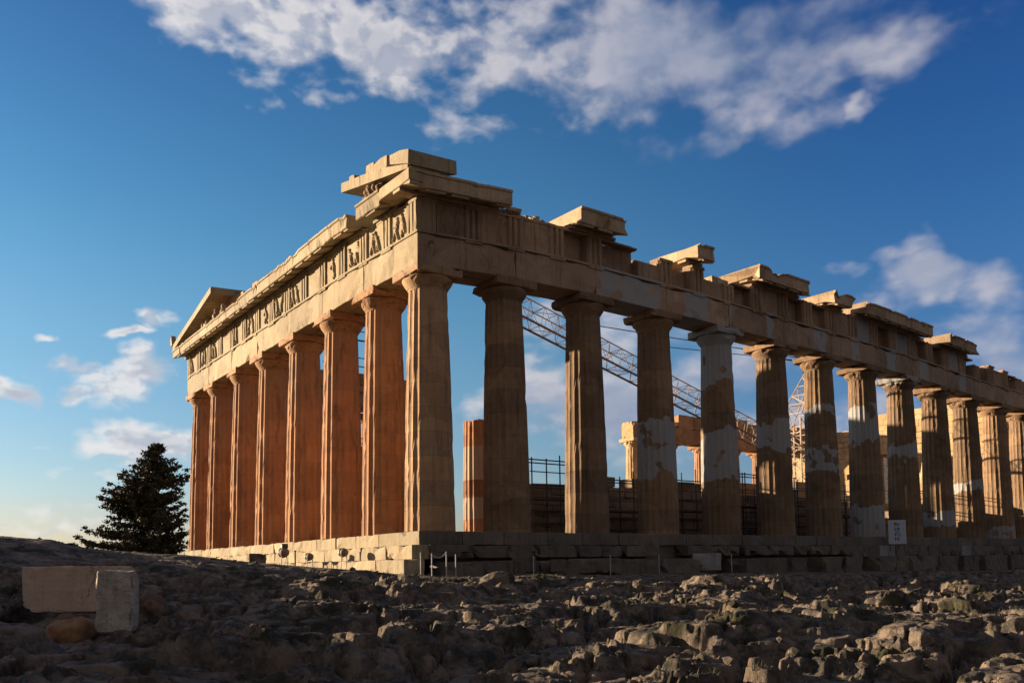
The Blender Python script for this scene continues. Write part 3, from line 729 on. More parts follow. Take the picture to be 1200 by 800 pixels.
bm = bmesh.new(); box(bm, (-.003, .03, -.50), (.05, 3.2, -.003), wear=.04, bev=.01); bm_obj('stylobate_facing', bm, M_front, temple)
step_run(-.70, 31.9, -.70, .1, -1.04, -.525, mp_front, M_front, 'step_block', 1.6, 2.2, wear=.12, seed=120)
step_run(-1.40, 32.2, -1.40, -.6, -1.62, -1.045, mp_front, M_front, 'lower_step_block', 1.6, 2.2, wear=.16, seed=180)
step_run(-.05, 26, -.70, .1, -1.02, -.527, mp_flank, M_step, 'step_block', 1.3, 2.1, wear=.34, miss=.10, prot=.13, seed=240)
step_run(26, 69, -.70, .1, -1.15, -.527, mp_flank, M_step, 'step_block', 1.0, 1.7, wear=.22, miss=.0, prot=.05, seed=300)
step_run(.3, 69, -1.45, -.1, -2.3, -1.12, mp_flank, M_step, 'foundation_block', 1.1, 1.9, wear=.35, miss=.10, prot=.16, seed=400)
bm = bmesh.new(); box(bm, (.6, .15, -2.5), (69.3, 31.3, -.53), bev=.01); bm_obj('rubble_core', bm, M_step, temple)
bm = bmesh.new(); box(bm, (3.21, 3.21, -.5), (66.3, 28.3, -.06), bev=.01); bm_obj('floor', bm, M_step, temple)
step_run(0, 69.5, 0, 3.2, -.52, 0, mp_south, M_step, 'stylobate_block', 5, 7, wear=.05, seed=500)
for i in range(3):
    bm = bmesh.new(); box(bm, (-.7*i, 31.6, -.52*(i+1)), (69.5+.7*i, 31.6+.7*i+.02, -.52*i-.004), bev=.02); bm_obj('base_course', bm, M_step, temple)
    bm = bmesh.new(); box(bm, (66.3, .2, -.52*(i+1)), (69.5+.7*i+.02, 31.3, -.52*i-.006), bev=.02); bm_obj('base_course', bm, M_step, temple)

# --- the walls inside
def wall(name, x0, x1, y0, y1, top, mat, course=.52, ln=1.3, z0=.0, holes=(), seed=0, axis=0):
    """ashlar wall; top(s) gives the ragged height; holes = (s0, s1, z0, z1, arch)"""
    bm = bmesh.new(); rd = random.Random(seed); s_lo, s_hi = (x0, x1) if axis == 0 else (y0, y1)
    z = z0; row = 0
    while z < 14:
        s = s_lo-(row % 2)*ln/2
        any_ = False
        while s < s_hi:
            a, b = max(s, s_lo), min(s+ln*rd.uniform(.85, 1.15), s_hi); s = b if b > a else s+ln
            if b-a < .1: continue
            mid = (a+b)/2
            if z+course > top(mid)+rd.uniform(-.2, .25): continue
            if any(h[0] < mid < h[1] and h[2] < z+course/2 < h[3] for h in holes): continue
            j = rd.uniform(-.03, .03); any_ = True
            if axis == 0: box(bm, (a+.006, y0+j, z+.004), (b-.006, y1+j, z+course), wear=.0 if b-a < .4 else .08, cut=.6, bev=.02, seed=seed+z)
            else: box(bm, (x0+j, a+.006, z+.004), (x1+j, b-.006, z+course), wear=.0 if b-a < .4 else .08, cut=.6, bev=.02, seed=seed+z)
        z += course; row += 1
        if not any_ and z > 3: break
    return bm_obj(name, bm, mat, temple)
wall('cella_wall', 9.0, 56, 4.9, 5.9, lambda s: float(np.interp(s, [9, 10.2, 12.5, 13.5, 14.5, 16, 19, 24, 25.5, 30, 36, 40, 50], [2.2, 3.1, 3.1, 3.6, 2.7, 3.4, 3.6, 3.0, 2.9, 3.1, 2.4, 2.2, 3.2])), M_wall, seed=5)
wall('cella_wall', 22, 56, 25, 26, lambda s: float(np.interp(s, [22, 30, 40, 50], [2.5, 4.4, 4.2, 6.5])), M_red, seed=6)
wall('cross_wall', 57, 58.2, 5, 26, lambda s: float(np.interp(s, [5, 8, 12, 14, 18, 21, 26], [11.6, 12.2, 11.8, 12.3, 11.4, 10.0, 9.2])), M_gold, seed=8, axis=1, holes=((12.6, 17.8, 0, 8.2),), ln=1.5)
bm = bmesh.new(); box(bm, (56.95, 12.1, 8.25), (58.3, 18.3, 9.1), wear=.2, cut=.5); bm_obj('door_lintel', bm, M_gold, temple)
for (y, h) in ((6.2, 9.6), (10.0, 9.6), (18.2, 9.6), (22.0, 9.6)):
    column(62.5, y, M_gold, hs=.93)
bm = bmesh.new()
for i in range(8): box(bm, (61.6, 4.9+i*2.6, 9.75), (63.4, 7.47+i*2.6, 11.1+.3*(i % 3)), wear=.2, cut=.5, seed=i)
bm_obj('inner_architrave', bm, M_gold, temple)
# west front entablature with ragged cornice
for i in range(7):
    a = FY[i] if i else .1; b = FY[i+1] if i < 6 else 30.78
    architrave(a+(1.9 if i == 0 else 0), b, mp_west, M_gold, TY, seed=150+i*2.1)
for i in range(14):
    a = 2+i*2.05; bm = bmesh.new(); box(bm, (a, .1, Z1+.005), (a+2.03, 1.8, Z2+random.uniform(-.1, .5)), wear=.15, cut=.4, seed=i); run_obj('frieze_block', bm, M_gold, mp_west)
# south side: surviving western stretch of architrave and frieze
for i, (a, b) in enumerate(zip(SX, SX[1:])):
    bm = bmesh.new(); box(bm, (a-(.75 if i == 0 else 0), 28.98, Z0+.004), (b-.01, 30.75, Z1), wear=.2, cut=.5, seed=i*3)
    bm_obj('architrave', bm, M_red, temple)
s = SX[0]+5.3
while s < 69:
    bm = bmesh.new(); box(bm, (s, 29.0, Z1+.005), (s+2.1, 30.6, Z2+random.choice((-.2, 0, .35))), wear=.2, cut=.4, seed=s); bm_obj('frieze_block', bm, M_red, temple); s += 2.12
bm = bmesh.new(); box(bm, (SX[0]-.8, 29.1, Z0+.01), (SX[0]+.3, 30.6, Z1+.2), wear=.3, cut=.25, seed=3); bm_obj('architrave', bm, M_gold, temple)
bm = bmesh.new(); box(bm, (SX[1]-.2, 29.1, Z1+.01), (SX[1]+.7, 30.5, Z1+.6), wear=.35, cut=.2, seed=8); bm_obj('frieze_block', bm, M_gold, temple)
# south-east stretch behind the front
for i in range(4):
    bm = bmesh.new(); box(bm, (wx(FX[i])+.9, 29.5, Z0+.1), (wx(FX[i+1])+.88, 31.3, Z1), wear=.2, cut=.5, seed=i*3+5); bm_obj('architrave', bm, M_red, temple)
    bm = bmesh.new(); box(bm, (wx(FX[i])+.9, 29.6, Z1+.004), (wx(FX[i+1])+.88, 31.2, Z2), wear=.2, cut=.5, seed=i*3+7); bm_obj('frieze_block', bm, M_red, temple)
# broken porch column: red and white drums on a square foot
def porch_column():
    x, y = 7.6, 7.4
    h = 5.75
    sh = shaft_mesh(77, h=h-.35, r0=.82, r1=.72, chip=.6, broken=True)
    M = marble('banded_column_marble', (.42, .22, .12), (.34, .165, .09), (.17, .08, .05), joints=True)
    T = NT(M.node_tree); b = T.n['Principled BSDF']; src = b.inputs['Base Color'].links[0].from_socket
    g = T.add('ShaderNodeNewGeometry'); sp = T.add('ShaderNodeSeparateXYZ'); T.l.new(g.outputs['Position'], sp.inputs[0]); z = sp.outputs[2]
    zb = T.math('ADD', z, T.math('MULTIPLY', T.noise(g.outputs['Position'], 1.2, 2), .02))
    m1 = T.math('MULTIPLY', T.math('GREATER_THAN', zb, .95), T.math('LESS_THAN', zb, 2.0))
    m2 = T.math('MULTIPLY', T.math('GREATER_THAN', zb, 2.85), T.math('LESS_THAN', zb, 4.5))
    T.l.new(T.mix(T.math('MAXIMUM', m1, m2), src, (.40, .29, .215)), b.inputs['Base Color'])
    o = mesh_obj('porch_column', sh, M, temple, (x, y, .35))
    bm = bmesh.new(); box(bm, (x-.95, y-.95, 0), (x+.95, y+.95, .35), wear=.15, cut=.3); bm_obj('base', bm, M_gold, o).matrix_parent_inverse = Matrix.Translation((-x, -y, -.35))
porch_column()
# rusty porch wall and blocks seen between the front columns
bm = bmesh.new()
for (x, y, z, a) in ((7.5, 14, 0, 7.5), (7.5, 18.2, 0, 8.6), (7.5, 22.4, 0, 9), (7.5, 26.2, 0, 9)):
    pass
bm.free()
for (y, h) in ((15.4, .50), (19.6, .62), (23.8, .9)): column(7.6, wy(y), M_red, hs=h, cap=h > .85)
wall('cross_wall', 12.5, 13.5, 20.5, 28, lambda s: float(np.interp(s, [18, 22, 28], [3, 7, 9])), M_red, seed=12, axis=1)
# ------------------------------------------------------------------ things around the temple
def lattice(bm, P, Q, w, h, bays, r=.05, rd=.03, chord_mats=None, side=Vector((0, 1, 0))):
    """four chord truss from P to Q (centres)"""
    P = Vector(P); Q = Vector(Q); d = (Q-P).normalized(); side = side.normalized(); u = side.cross(d).normalized()
    if not isinstance(w, tuple): w = (w, w)
    if not isinstance(h, tuple): h = (h, h)
    def c(i, a, b):
        t = i/bays; return P+(Q-P)*t+side*a*(w[0]+(w[1]-w[0])*t)/2+u*b*(h[0]+(h[1]-h[0])*t)/2
    for a in (-1, 1):
        for b in (-1, 1): tube(bm, c(0, a, b), c(bays, a, b), r, 6)
    for i in range(bays):
        for a in (-1, 1):
            tube(bm, c(i, a, -1), c(i, a, 1), rd, 5); tube(bm, c(i, a, -1 if i % 2 else 1), c(i+1, a, 1 if i % 2 else -1), rd, 5)
        for b in (-1, 1):
            tube(bm, c(i, -1, b), c(i, 1, b), rd, 5); tube(bm, c(i, -1 if i % 2 else 1, b), c(i+1, 1 if i % 2 else -1, b), rd, 5)
def crane():
    pv = onplane(925, 525, 1, 15.0)
    root = empty('lattice_crane', (pv.x, 15.0, 0)); inv = Matrix.Translation((-pv.x, -15.0, 0))
    tag(root, 'cream lattice boom crane standing inside the temple with its arm sloping up', 'crane')
    def part(name, bm, mat):
        o = bm_obj(name, bm, mat, root); o.matrix_parent_inverse = inv; return o
    tip = onplane(596, 356, 1, 15.0); b2 = onplane(890, 510, 1, 15.0)
    bm = bmesh.new(); lattice(bm, b2, tip, 1.25, 1.25, 22, .042, .022); boom = part('boom', bm, M_crane)
    bm = bmesh.new(); d = (tip-b2); side = Vector((0, 1, 0)); u = side.cross(d.normalized())
    for s in (-.64, .64): tube(bm, b2+side*s-u*.66, tip+side*s-u*.66, .075, 6)
    part('boom_chord', bm, M_brown)
    bm = bmesh.new(); lattice(bm, pv, b2, (.7, 1.25), (.5, 1.25), 5, .06, .035); part('boom_foot', bm, M_crane)
    ap = onplane(957, 422, 1, 15.0); bt = onplane(934, 492, 1, 15.0); ft = onplane(936, 575, 1, 15.0)
    bm = bmesh.new(); lattice(bm, bt, ap, (2.0, .5), (1.7, .5), 6, .06, .035); part('top_mast', bm, M_crane)
    bm = bmesh.new(); lattice(bm, ft, bt, 1.7, 1.5, 5, .075, .04); part('mast', bm, M_crane)
    bm = bmesh.new(); box(bm, (pv.x-1.2, 13.6, 0), (pv.x+2.4, 16.4, 5.0), bev=.08); part('machinery_house', bm, M_wood)
    bm = bmesh.new()
    tube(bm, ap+Vector((0, .4, .1)), onplane(690, 380, 1, 15.4), .035, 5); tube(bm, ap+Vector((0, -.4, -.3)), onplane(750, 395, 1, 14.6)+Vector((0, 0, -.5)), .03, 5)
    a = onplane(889, 411, 1, 15.0); b = onplane(889, 417, 1, 15.0)
    tube(bm, ap+Vector((0, 0, .2)), a, .06, 5); tube(bm, ap+Vector((0, 0, -.3)), b, .06, 5)
    tube(bm, a, onplane(823, 402, 1, 15.0), .035, 5); 
    part('cable', bm, M_black)
    bm = bmesh.new(); h = onplane(940, 432, 1, 15.0); tube(bm, h+Vector((0, 0, .9)), h, .03, 5); tube(bm, h, h+Vector((.3, 0, -.35)), .07, 6); tube(bm, h+Vector((.3, 0, -.35)), h+Vector((.55, 0, -.1)), .06, 6)
    part('hook', bm, M_black)
crane()

def scaffold(x0, x1, y, h, lv, label, bay=2.1, deck=True, dy=1.0):
    root = empty('scaffold', (x0, y, 0)); inv = Matrix.Translation((-x0, -y, 0)); tag(root, label, 'scaffold', None)
    n = max(1, round((x1-x0)/bay))
    for i in range(n+1):
        x = x0+(x1-x0)*i/n
        bm = bmesh.new()
        for yy in (y, y+dy): tube(bm, (x, yy, 0), (x, yy, h+random.uniform(.1, .7)), .035, 6)
        o = bm_obj('upright', bm, M_black, root); o.matrix_parent_inverse = inv
    for k in range(lv):
        z = h*(k+1)/lv
        bm = bmesh.new()
        for yy in (y, y+dy):
            tube(bm, (x0-.2, yy, z), (x1+.2, yy, z), .03, 6)
        tube(bm, (x0-.1, y, z-.55), (x1+.1, y, z-.55), .025, 6)
        o = bm_obj('rail', bm, M_black, root); o.matrix_parent_inverse = inv
    if deck:
        for z in ([h*.33, h*.66] if lv > 2 else [h*.5]):
            bm = bmesh.new(); box(bm, (x0, y+.06, z-.60), (x1, y+dy-.06, z-.56), bev=.005); o = bm_obj('deck', bm, M_wood, root); o.matrix_parent_inverse = inv
scaffold(7.9, 11.2, 3.55, 3.5, 3, 'dark tube scaffold with top guard rail between the second and third long side columns', bay=1.6)
scaffold(12.3, 16.4, 3.6, 2.8, 3, 'dark tube scaffold with loaded decks between the third and fourth long side columns')
scaffold(16.9, 21.0, 3.6, 3.0, 3, 'dark tube scaffold before the block wall between the fourth and fifth long side columns')
scaffold(22.0, 27.2, 3.6, 3.6, 4, 'dense dark tube scaffold under the second arched gap of the far colonnade', bay=1.0)
scaffold(27.6, 34.5, 3.6, 3.0, 4, 'low dark tube scaffold below the lattice crane between long side columns', bay=1.7)
scaffold(38.5, 47.5, 3.6, 3.4, 3, 'dark tube scaffold near the right edge behind the farthest long side columns', deck=False)
tp = atdepth(418, 420, 52)
scaffold(tp.x-1.2, tp.x+2.6, tp.y, 13.5, 8, 'tall dark scaffold tower seen between the front columns near the corner', bay=1.9, dy=2)
# netting panel hanging in the doorway
bm = bmesh.new(); a = onplane(1036, 536, 1, 14.0); b = onplane(1044, 590, 1, 14.0)
box(bm, (a.x, 14.0, b.z), (a.x+.9, 14.08, a.z), wear=.0, bev=.02); tag(bm_obj('debris_netting', bm, M_mesh), 'narrow blue and white netting strip hanging in the dark doorway behind the columns', 'netting')
# leaning pale shaft seen between two far columns
a = onplane(1081, 592, 1, 9.0); b = onplane(1090, 505, 1, 9.0); bm = bmesh.new(); tube(bm, a, b, .42, 20, .36)
tag(bm_obj('marble_drum_stack', bm, M_gold, smooth=False), 'pale slightly leaning slim marble shaft lit between two far columns', 'column')

# sign
def sign():
    p = onplane(1052, 637, 1, -1.0); w = 1.0; h = 1.36; x = p.x
    root = empty('information_sign', (x, -1.0, p.z)); tag(root, 'white portrait sign with a column of dark blue marks on the long side steps', 'sign')
    root.rotation_euler = (0, 0, R(-38))
    bm = bmesh.new(); box(bm, (-w/2, -.02, 0), (w/2, .02, h), bev=.008); bm_obj('panel', bm, M_sign, root)
    bm = bmesh.new(); rd = random.Random(3)
    for k in range(4):
        zc = h*(.84-.21*k)
        for q in range(7):
            dx, dz = rd.uniform(-.11, .13), rd.uniform(-.09, .09)
            box(bm, (dx-.06, -.026, zc+dz-.016), (dx+.06, -.0225, zc+dz+.016), bev=0)
        box(bm, (-.15, -.0265, zc-.10), (-.10, -.0226, zc+.10), bev=0)
    bm_obj('lettering', bm, M_ink, root)
    bm = bmesh.new()
    for s in (-1, 1): tube(bm, (s*w*.4, .05, -.4), (s*w*.4, .05, h), .02, 6)
    bm_obj('post', bm, M_black, root)
sign()
# rope stanchions
def stanchion(u, vt, y, label):
    t = onplane(u, vt, 1, y); z = ground_z(t.x, y)-.03
    root = empty('barrier_post', (t.x, y, z)); tag(root, label, 'post', 'thin pale barrier posts along the foot of the steps')
    bm = bmesh.new(); tube(bm, (0, 0, 0), (0, 0, t.z-z), .022, 8); bm_obj('shaft', bm, M_post, root)
    bm = bmesh.new(); tube(bm, (0, 0, 0), (0, 0, .07), .07, 10, .05); bm_obj('foot', bm, M_post, root)
    return Vector((t.x, y, t.z))
st = [(493, 647, -2.6, 'thin pale barrier post nearest the temple corner'), (506, 648, -2.6, 'thin pale barrier post holding the left end of the sagging rope'),
      (523, 646, -2.6, 'thin pale barrier post holding the right end of the sagging rope'), (534, 649, -2.6, 'thin pale barrier post just right of the roped pair'),
      (625, 651, -2.4, 'thin pale barrier post under the gap between the second and third columns'), (715, 650, -2.4, 'thin pale barrier post just right of the third long side column'),
      (772, 649, -2.4, 'thin pale barrier post left of the white stone block'), (857, 649, -2.4, 'thin pale barrier post right of the white stone block')]
tops = [stanchion(*a) for a in st]
bm = bmesh.new(); a, b = tops[1], tops[2]; prev = None
for k in range(11):
    t = k/10; p = a.lerp(b, t)+Vector((0, 0, -.14*4*t*(1-t)-.03))
    if prev: tube(bm, prev, p, .018, 6)
    prev = p
tag(bm_obj('barrier_rope', bm, M_post), 'pale sagging rope between two barrier posts at the temple corner', 'rope')
# floodlights before the front steps
def flood(u, v, dep, label, yawk=0, size=.3, kind=0):
    p = atdepth(u, v, dep); zg = ground_z(p.x, p.y)
    root = empty('floodlight', (p.x, p.y, min(zg, p.z-.7))); H = p.z-root.location.z; tag(root, label, 'floodlight', 'floodlights before the front steps')
    bm = bmesh.new()
    for s in (-1, 1): tube(bm, (s*.14, 0, 0), (s*.10, 0, H), .02, 6)
    tube(bm, (-.14, 0, .05), (.14, 0, .05), .02, 6); bm_obj('stand', bm, M_post, root)
    bm = bmesh.new(); t = bmesh.ops.create_uvsphere(bm, u_segments=16, v_segments=10, radius=size)
    for vv in t['verts']:
        vv.co.x *= .9
        if vv.co.y > 0: vv.co.y *= .35
        vv.co.z = vv.co.z*.85+H
    bm_obj('lamp_housing', bm, M_glass, root, smooth=True)
    bm = bmesh.new(); tube(bm, (0, .08, H), (0, .14, H), size*.95, 18); bm_obj('lamp_rim', bm, M_black, root)
    if kind:
        bm = bmesh.new(); box(bm, (-.12, -.1, H+size*.7), (.14, .1, H+size*.7+.2), bev=.03); bm_obj('ballast_box', bm, M_black, root)
flood(333, 647, 34, 'dark floodlight with a box on top, leftmost before the lit front steps', size=.23, kind=1)
flood(363, 652, 33, 'small dark floodlight low on a stand, middle one before the lit front steps', size=.17)
flood(403, 647, 32, 'grey rounded floodlight nearest the corner before the lit front steps', size=.19)
for (u, v, dep, lb) in ((346, 646, 34, 'thin dark post between the left two floodlights'), (422, 648, 31, 'thin dark post right of the floodlight nearest the corner')):
    p = atdepth(u, v, dep); zg = ground_z(p.x, p.y); root = empty('short_post', (p.x, p.y, zg)); tag(root, lb, 'post', 'dark short posts before the front steps')
    bm = bmesh.new(); tube(bm, (0, 0, 0), (0, 0, p.z-zg), .03, 8); bm_obj('shaft', bm, M_steel, root)
    bm = bmesh.new(); tube(bm, (0, 0, p.z-zg), (0, 0, p.z-zg+.05), .05, 8); bm_obj('cap', bm, M_steel, root)

# loose stones
def stone(name, u0, u1, v0, v1, dep, mat, label, cat, depth=None, wear=.15, seed=0, boxy=True, rot=0., zcut=.12):
    a = atdepth(u0, v1, dep); b = atdepth(u1, v1, dep); t = atdepth((u0+u1)/2, v0, dep)
    w = (b-a).length; h = t.z-(a.z+b.z)/2; c = (a+b)/2; dpt = depth or w*.6
    bm = bmesh.new()
    if boxy: box(bm, (-w/2, -dpt/2, 0), (w/2, dpt/2, h), wear=wear, cut=min(w, h)/5, bev=.02, seed=seed)
    else:
        bmesh.ops.create_icosphere(bm, subdivisions=4, radius=1)
        for v in bm.verts:
            n = 1+.28*nz(v.co, 1.1, seed)+.14*nz(v.co, 3, seed+5)+.06*nz(v.co, 8, seed)
            v.co = Vector((v.co.x*w/2*n, v.co.y*dpt/2*n, (v.co.z*n*.5+.42)*h))
    o = bm_obj(name, bm, mat, None, smooth=not boxy); o.location = (c.x, c.y, c.z-(0 if boxy else .02)); o.rotation_euler = (0, 0, YAW-math.pi/2+rot)
    tag(o, label, cat); return o
stone('stone_block', 810, 843, 648, 668, 37.5, M_pale, 'pale white squared block at the foot of the steps with a sunlit corner', 'stone block', depth=.9, wear=.12, seed=2)
stone('stone_block', 600, 628, 652, 670, 31.5, M_step, 'brown squared block at the foot of the steps right of the roped posts', 'stone block', depth=.7, seed=4)
stone('stone_block', 645, 662, 655, 670, 31.5, M_step, 'small grey block at the foot of the steps below the third column', 'stone block', depth=.5, seed=6)
stone('broken_stone', 666, 726, 654, 671, 33, M_step, 'long low slumped block at the foot of the steps below the third column', 'stone block', depth=.8, wear=.3, seed=8)
stone('boulder', 562, 604, 667, 692, 24, M_rock, 'pitted brown boulder standing out of the bedrock below the temple corner', 'boulder', boxy=False, seed=11)
stone('upright_stone', 293, 311, 648, 668, 27, M_rock, 'dark upright stone with a slanting top on the skyline before the front steps', 'stone', depth=.3, wear=.3, seed=13)
# marble slab and block on the left
def slab():
    dep = 14.7
    a = atdepth(35, 716, dep); b = atdepth(152, 716, dep); t = atdepth(95, 663, dep); w = (b-a).length; h = t.z-(a.z+b.z)/2
    bm = bmesh.new()
    x0, x1 = -w/2, w/2
    # coffin-like panel with a thin projecting top edge and clipped lower corners
    prof = [(x0+.16, 0), (x1-.16, 0), (x1-.01, .12), (x1, h-.05), (x1+.02, h-.045), (x1+.02, h), (x0-.02, h), (x0-.02, h-.045), (x0, h-.05), (x0+.02, .12)]
    A = [bm.verts.new((x, -.17, z)) for x, z in prof]; B = [bm.verts.new((x, .17, z)) for x, z in prof]
    bm.faces.new(A); bm.faces.new(B[::-1])
    for i in range(len(prof)): bm.faces.new((A[i], A[(i+1) % len(prof)], B[(i+1) % len(prof)], B[i]))
    bmesh.ops.bevel(bm, geom=[e for e in bm.edges], offset=.012, segments=1, affect='EDGES')
    bmesh.ops.triangulate(bm, faces=bm.faces[:])
    for _ in range(4): bmesh.ops.subdivide_edges(bm, edges=[e for e in bm.edges if e.calc_length() > .06], cuts=1)
    for v in bm.verts:
        ex = min(abs(v.co.x-x0), abs(v.co.x-x1), abs(v.co.z), abs(v.co.z-h)); k = max(0, nz(v.co, 3.2, 4)+.7*nz(v.co, 9, 8)-.1)
        if ex < .06: v.co -= Vector((math.copysign(1, v.co.x)*(1 if abs(v.co.x) > abs(x1)-.06 else 0), 0, 1 if v.co.z > h-.06 else -1 if v.co.z < .06 else 0))*k*.09
        v.co.y += nz(v.co, 2.5, 1)*.012+nz(v.co, 12, 2)*.006
    M = marble('pinkish_marble', (.56, .43, .35), (.44, .33, .26), (.19, .13, .10), bump=.5)
    o = bm_obj('marble_slab', bm, M); c = (a+b)/2; o.location = c; o.rotation_euler = (R(0), R(.5), YAW-math.pi/2+R(12))
    tag(o, 'wide pinkish marble slab standing on edge among the rocks at the left', 'marble slab')
    dep = 13.0
    a = atdepth(115, 741, dep); b = atdepth(158, 741, dep); t = atdepth(136, 668, dep); w = (b-a).length; h = t.z-(a.z+b.z)/2
    bm = bmesh.new(); box(bm, (-w/2, -.16, 0), (w/2, .16, h), wear=.24, cut=.05, bev=.03, seed=31)
    for v in bm.verts:
        if v.co.z < .12: v.co.x *= 1-(.12-v.co.z)*1.6
    M2 = marble('grey_marble', (.58, .53, .46), (.42, .38, .33), (.19, .16, .13), bump=1.0)
    o = bm_obj('marble_block', bm, M2); o.location = (a+b)/2; o.rotation_euler = (0, R(1), YAW-math.pi/2+R(8))
    tag(o, 'narrow upright grey marble block with a chipped edge standing before the wide slab', 'marble block')
slab()
stone('supporting_stone', 40, 168, 716, 745, 14.6, M_rock, 'low dark stone bearing the wide marble slab', 'stone', boxy=False, depth=1.0, seed=41)
stone('supporting_stone', 98, 172, 739, 790, 12.9, M_rock, 'dark stone under the narrow upright marble block', 'stone', boxy=False, depth=.9, seed=45)
stone('ochre_stone', 56, 115, 719, 760, 13.2, M_cap, 'rust orange flat stone lying below the wide marble slab', 'stone', boxy=False, depth=.8, seed=43)
stone('boulder', -30, 70, 722, 830, 9.8, M_rock, 'large rounded grey boulder at the lower left corner', 'boulder', boxy=False, depth=1.1, seed=47)
stone('boulder', 95, 205, 762, 850, 9.2, M_rock, 'pitted boulder at the bottom edge right of the lower left corner', 'boulder', boxy=False, depth=.8, seed=49)
stone('boulder', 6, 34, 692, 722, 15, M_rock, 'small brown boulder at the left end of the wide marble slab', 'boulder', boxy=False, depth=.5, seed=51)

M_ochre = marble('ochre_limestone', (.24, .15, .10), (.14, .09, .065), (.06, .045, .035), bump=1.0)
stone('rough_stone', 60, 92, 716, 742, 13.9, M_ochre, 'rough brown stone against the left part of the wide slab foot', 'stone', boxy=False, depth=.5, seed=61)
stone('rough_stone', 160, 196, 690, 728, 15.5, M_ochre, 'pitted brown rock just right of the upright grey block', 'stone', boxy=False, depth=.7, seed=63)
stone('rough_stone', 22, 60, 738, 768, 12.3, M_ochre, 'low brown stone below the left end of the wide slab', 'stone', boxy=False, depth=.5, seed=67)
stone('rough_stone', 78, 112, 752, 784, 11.4, M_ochre, 'jagged brown stone left of the narrow upright block foot', 'stone', boxy=False, depth=.5, seed=71)
# ------------------------------------------------------------------ tree
def tree():
    base = Vector((1.0, 49.0, -.9)); H = onplane(187, 521, 1, 47.5).z+.9
    root = empty('conifer_tree', base); tag(root, 'dark ragged conifer with upturned branch tips left of the temple front', 'tree')
    rd = random.Random(5); tb = bmesh.new(); lb = bmesh.new()
    rvec = Vector((rt.x, rt.y, 0))
    tops = Vector((1.0, -.7, H))
    pts = [Vector((0, 0, 0)), Vector((.1, 0, H*.3)), Vector((.3, -.2, H*.65)), tops]
    for i in range(3): tube(tb, pts[i], pts[i+1], [.34, .22, .12][i], 8, [.22, .12, .04][i])
    def axis(t):
        return pts[0].lerp(pts[1], t/.3) if t < .3 else pts[1].lerp(pts[2], (t-.3)/.35) if t < .65 else pts[2].lerp(pts[3], (t-.65)/.35)
    def leaf(c, s):
        n = Vector((rd.gauss(0, 1), rd.gauss(0, 1), rd.gauss(0, 1))).normalized(); x = n.orthogonal().normalized(); y = n.cross(x)
        a = rd.uniform(0, 6.28); x, y = x*math.cos(a)+y*math.sin(a), y*math.cos(a)-x*math.sin(a)
        lb.faces.new([lb.verts.new(c+x*s), lb.verts.new(c+y*s*.45), lb.verts.new(c-x*s*.8), lb.verts.new(c-y*s*.5)])
    rside = Vector((rt.x, rt.y, 0)).normalized()
    for k in range(265):
        t = rd.random()**1.25*.97+.03; a = rd.uniform(0, 2*math.pi)
        lf = .86*np.interp(t, [0, .12, .25, .32, .45, .56, .62, .7, .8, .9, 1], [6.0, 6.2, 5.4, 3.7, 3.3, 4.0, 4.1, 2.2, 1.5, 1.1, .35])
        rg = np.interp(t, [0, .15, .3, .5, .7, .8, .9, 1], [3.6, 3.6, 3.3, 3.2, 3.1, 2.9, .9, .3])
        c_ = math.cos(a)*rside.x+math.sin(a)*rside.y; w_ = (c_+1)/2
        L = (lf*(1-w_)+rg*w_)*rd.choice((.35, .55, .75, .9, 1.0, 1.08))
        if rd.random() < .10 and t > .2: continue
        d = Vector((math.cos(a), math.sin(a), 0)); o = axis(t)
        bend = rd.uniform(.15, .55); prev = o; N = max(3, int(L/.35))
        for i in range(1, N+1):
            q = i/N; p = o+d*L*q+Vector((0, 0, -L*.20*q+L*bend*q**3))+Vector((rd.gauss(0, .05), rd.gauss(0, .05), rd.gauss(0, .04)))
            if i < N: tube(tb, prev, p, .05*(1-q)+.012, 4, .04*(1-q)+.01)
            nl = int(44*(1-.25*q))
            for _ in range(nl):
                sp = .30*(1-.55*q)
                leaf(p+Vector((rd.gauss(0, sp), rd.gauss(0, sp), rd.gauss(-.05, sp*.6))), rd.uniform(.08, .20))
            prev = p
    o = bm_obj('trunk', tb, simple('bark', (.05, .035, .025), .9), root)
    me = bpy.data.meshes.new('crown'); lb.to_mesh(me); lb.free()
    M = bpy.data.materials.new('conifer_foliage'); M.use_nodes = True; T = NT(M.node_tree); b = T.n['Principled BSDF']; b.inputs['Roughness'].default_value = .7
    g = T.add('ShaderNodeNewGeometry'); T.l.new(T.mix(T.noise(g.outputs['Position'], 2, 3), (.022, .026, .012), (.045, .045, .020)), b.inputs['Base Color'])
    mesh_obj('crown', me, M, root)
tree()

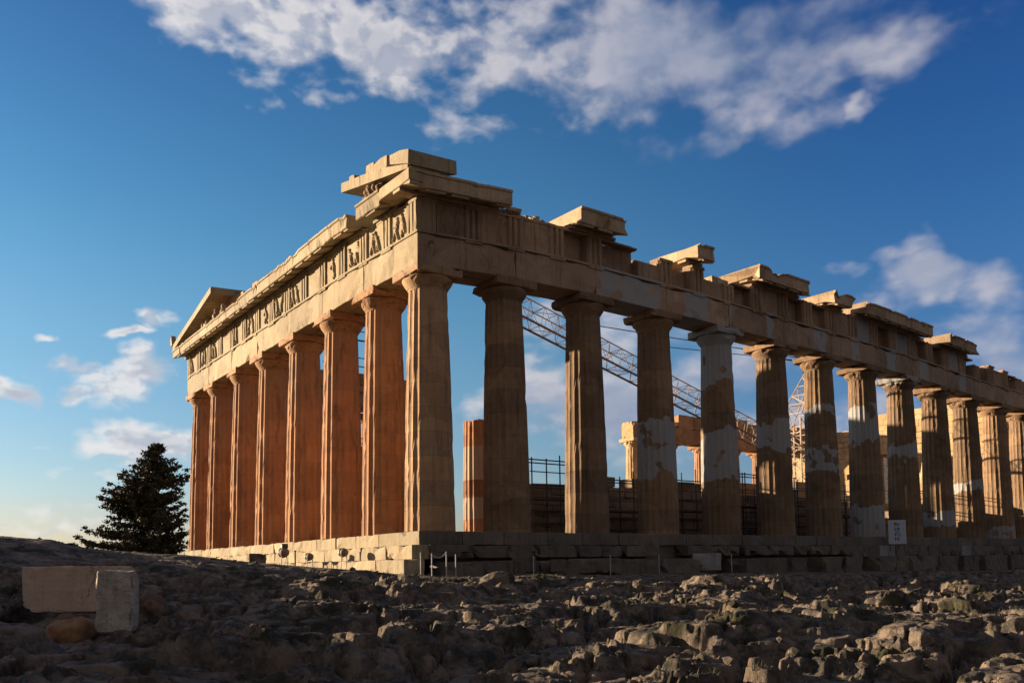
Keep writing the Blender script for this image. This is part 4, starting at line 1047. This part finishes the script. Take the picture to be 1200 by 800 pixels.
# ------------------------------------------------------------------ weeds in the cracks
def weeds():
    N = 0; co = []; fc = []
    rd = np.random.default_rng(3)
    X = []; 
    A = np.radians(rd.uniform(20, 90, 9000)); D = rd.uniform(8, 34, 9000)
    x = CAM[0]+D*np.cos(A); y = CAM[1]+D*np.sin(A)
    msk = (fbm(x/2.5, y/2.5, 3, 91) > .12) & (y < -3.5)
    x, y = x[msk], y[msk]; z = ground(x, y); z2 = ground(x+.15, y); keep = np.abs(z-z2) < .08
    x, y, z = x[keep][:1500], y[keep][:1500], z[keep][:1500]
    for a, b, c in zip(x, y, z):
        for _ in range(8):
            th = rd.uniform(0, 6.28); h = rd.uniform(.03, .10); l = rd.uniform(.02, .07); p = np.array([a+rd.normal(0, .06), b+rd.normal(0, .06), c-.01])
            q = np.array([math.cos(th), math.sin(th), 0]); s = np.array([-q[1], q[0], 0])*.006
            i = len(co); co += [p-s, p+s, p+q*l+np.array([0, 0, h])]; fc.append((i, i+1, i+2))
    me = bpy.data.meshes.new('weeds'); me.from_pydata([tuple(c) for c in co], [], fc)
    tag(mesh_obj('weeds', me, simple('weed_green', (.07, .075, .025), .8)), 'sparse low weeds in the cracks of the bedrock', 'weeds', kind='stuff')
weeds()
def rubble():
    rd = np.random.default_rng(9); n = 5200
    A = np.radians(rd.uniform(20, 91, n)); D = 8.5*np.exp(rd.uniform(0, 1.35, n)); x = CAM[0]+D*np.cos(A); y = CAM[1]+D*np.sin(A)
    k = (y < -2.6) | (x < -2.5); x, y = x[k], y[k]; k = fbm(x/1.7, y/1.7, 3, 101) > .02; x, y = x[k][:1300], y[k][:1300]; z = ground(x, y)
    b = bmesh.new(); bmesh.ops.create_icosphere(b, subdivisions=1, radius=1); V0 = np.array([v.co[:] for v in b.verts]); F0 = np.array([[v.index for v in f.verts] for f in b.faces]); b.free()
    V = []; F = []
    for i in range(len(x)):
        r = .022+.085*rd.random()**4; j = V0*(1+rd.normal(0, .20, (len(V0), 1)))*np.array([1, rd.uniform(.6, 1), rd.uniform(.45, .8)])*r
        a = rd.uniform(0, 6.28); c, s_ = math.cos(a), math.sin(a); j = j@np.array([[c, s_, 0], [-s_, c, 0], [0, 0, 1]])
        F.append(F0+len(V0)*i); V.append(j+[x[i], y[i], z[i]+r*.2])
    me = bpy.data.meshes.new('rubble'); me.from_pydata(np.concatenate(V).tolist(), [], np.concatenate(F).tolist())
    tag(mesh_obj('rubble', me, M_rock), 'small loose stones scattered over the bedrock', 'rubble', kind='stuff')
rubble()
bpy.context.view_layer.update()
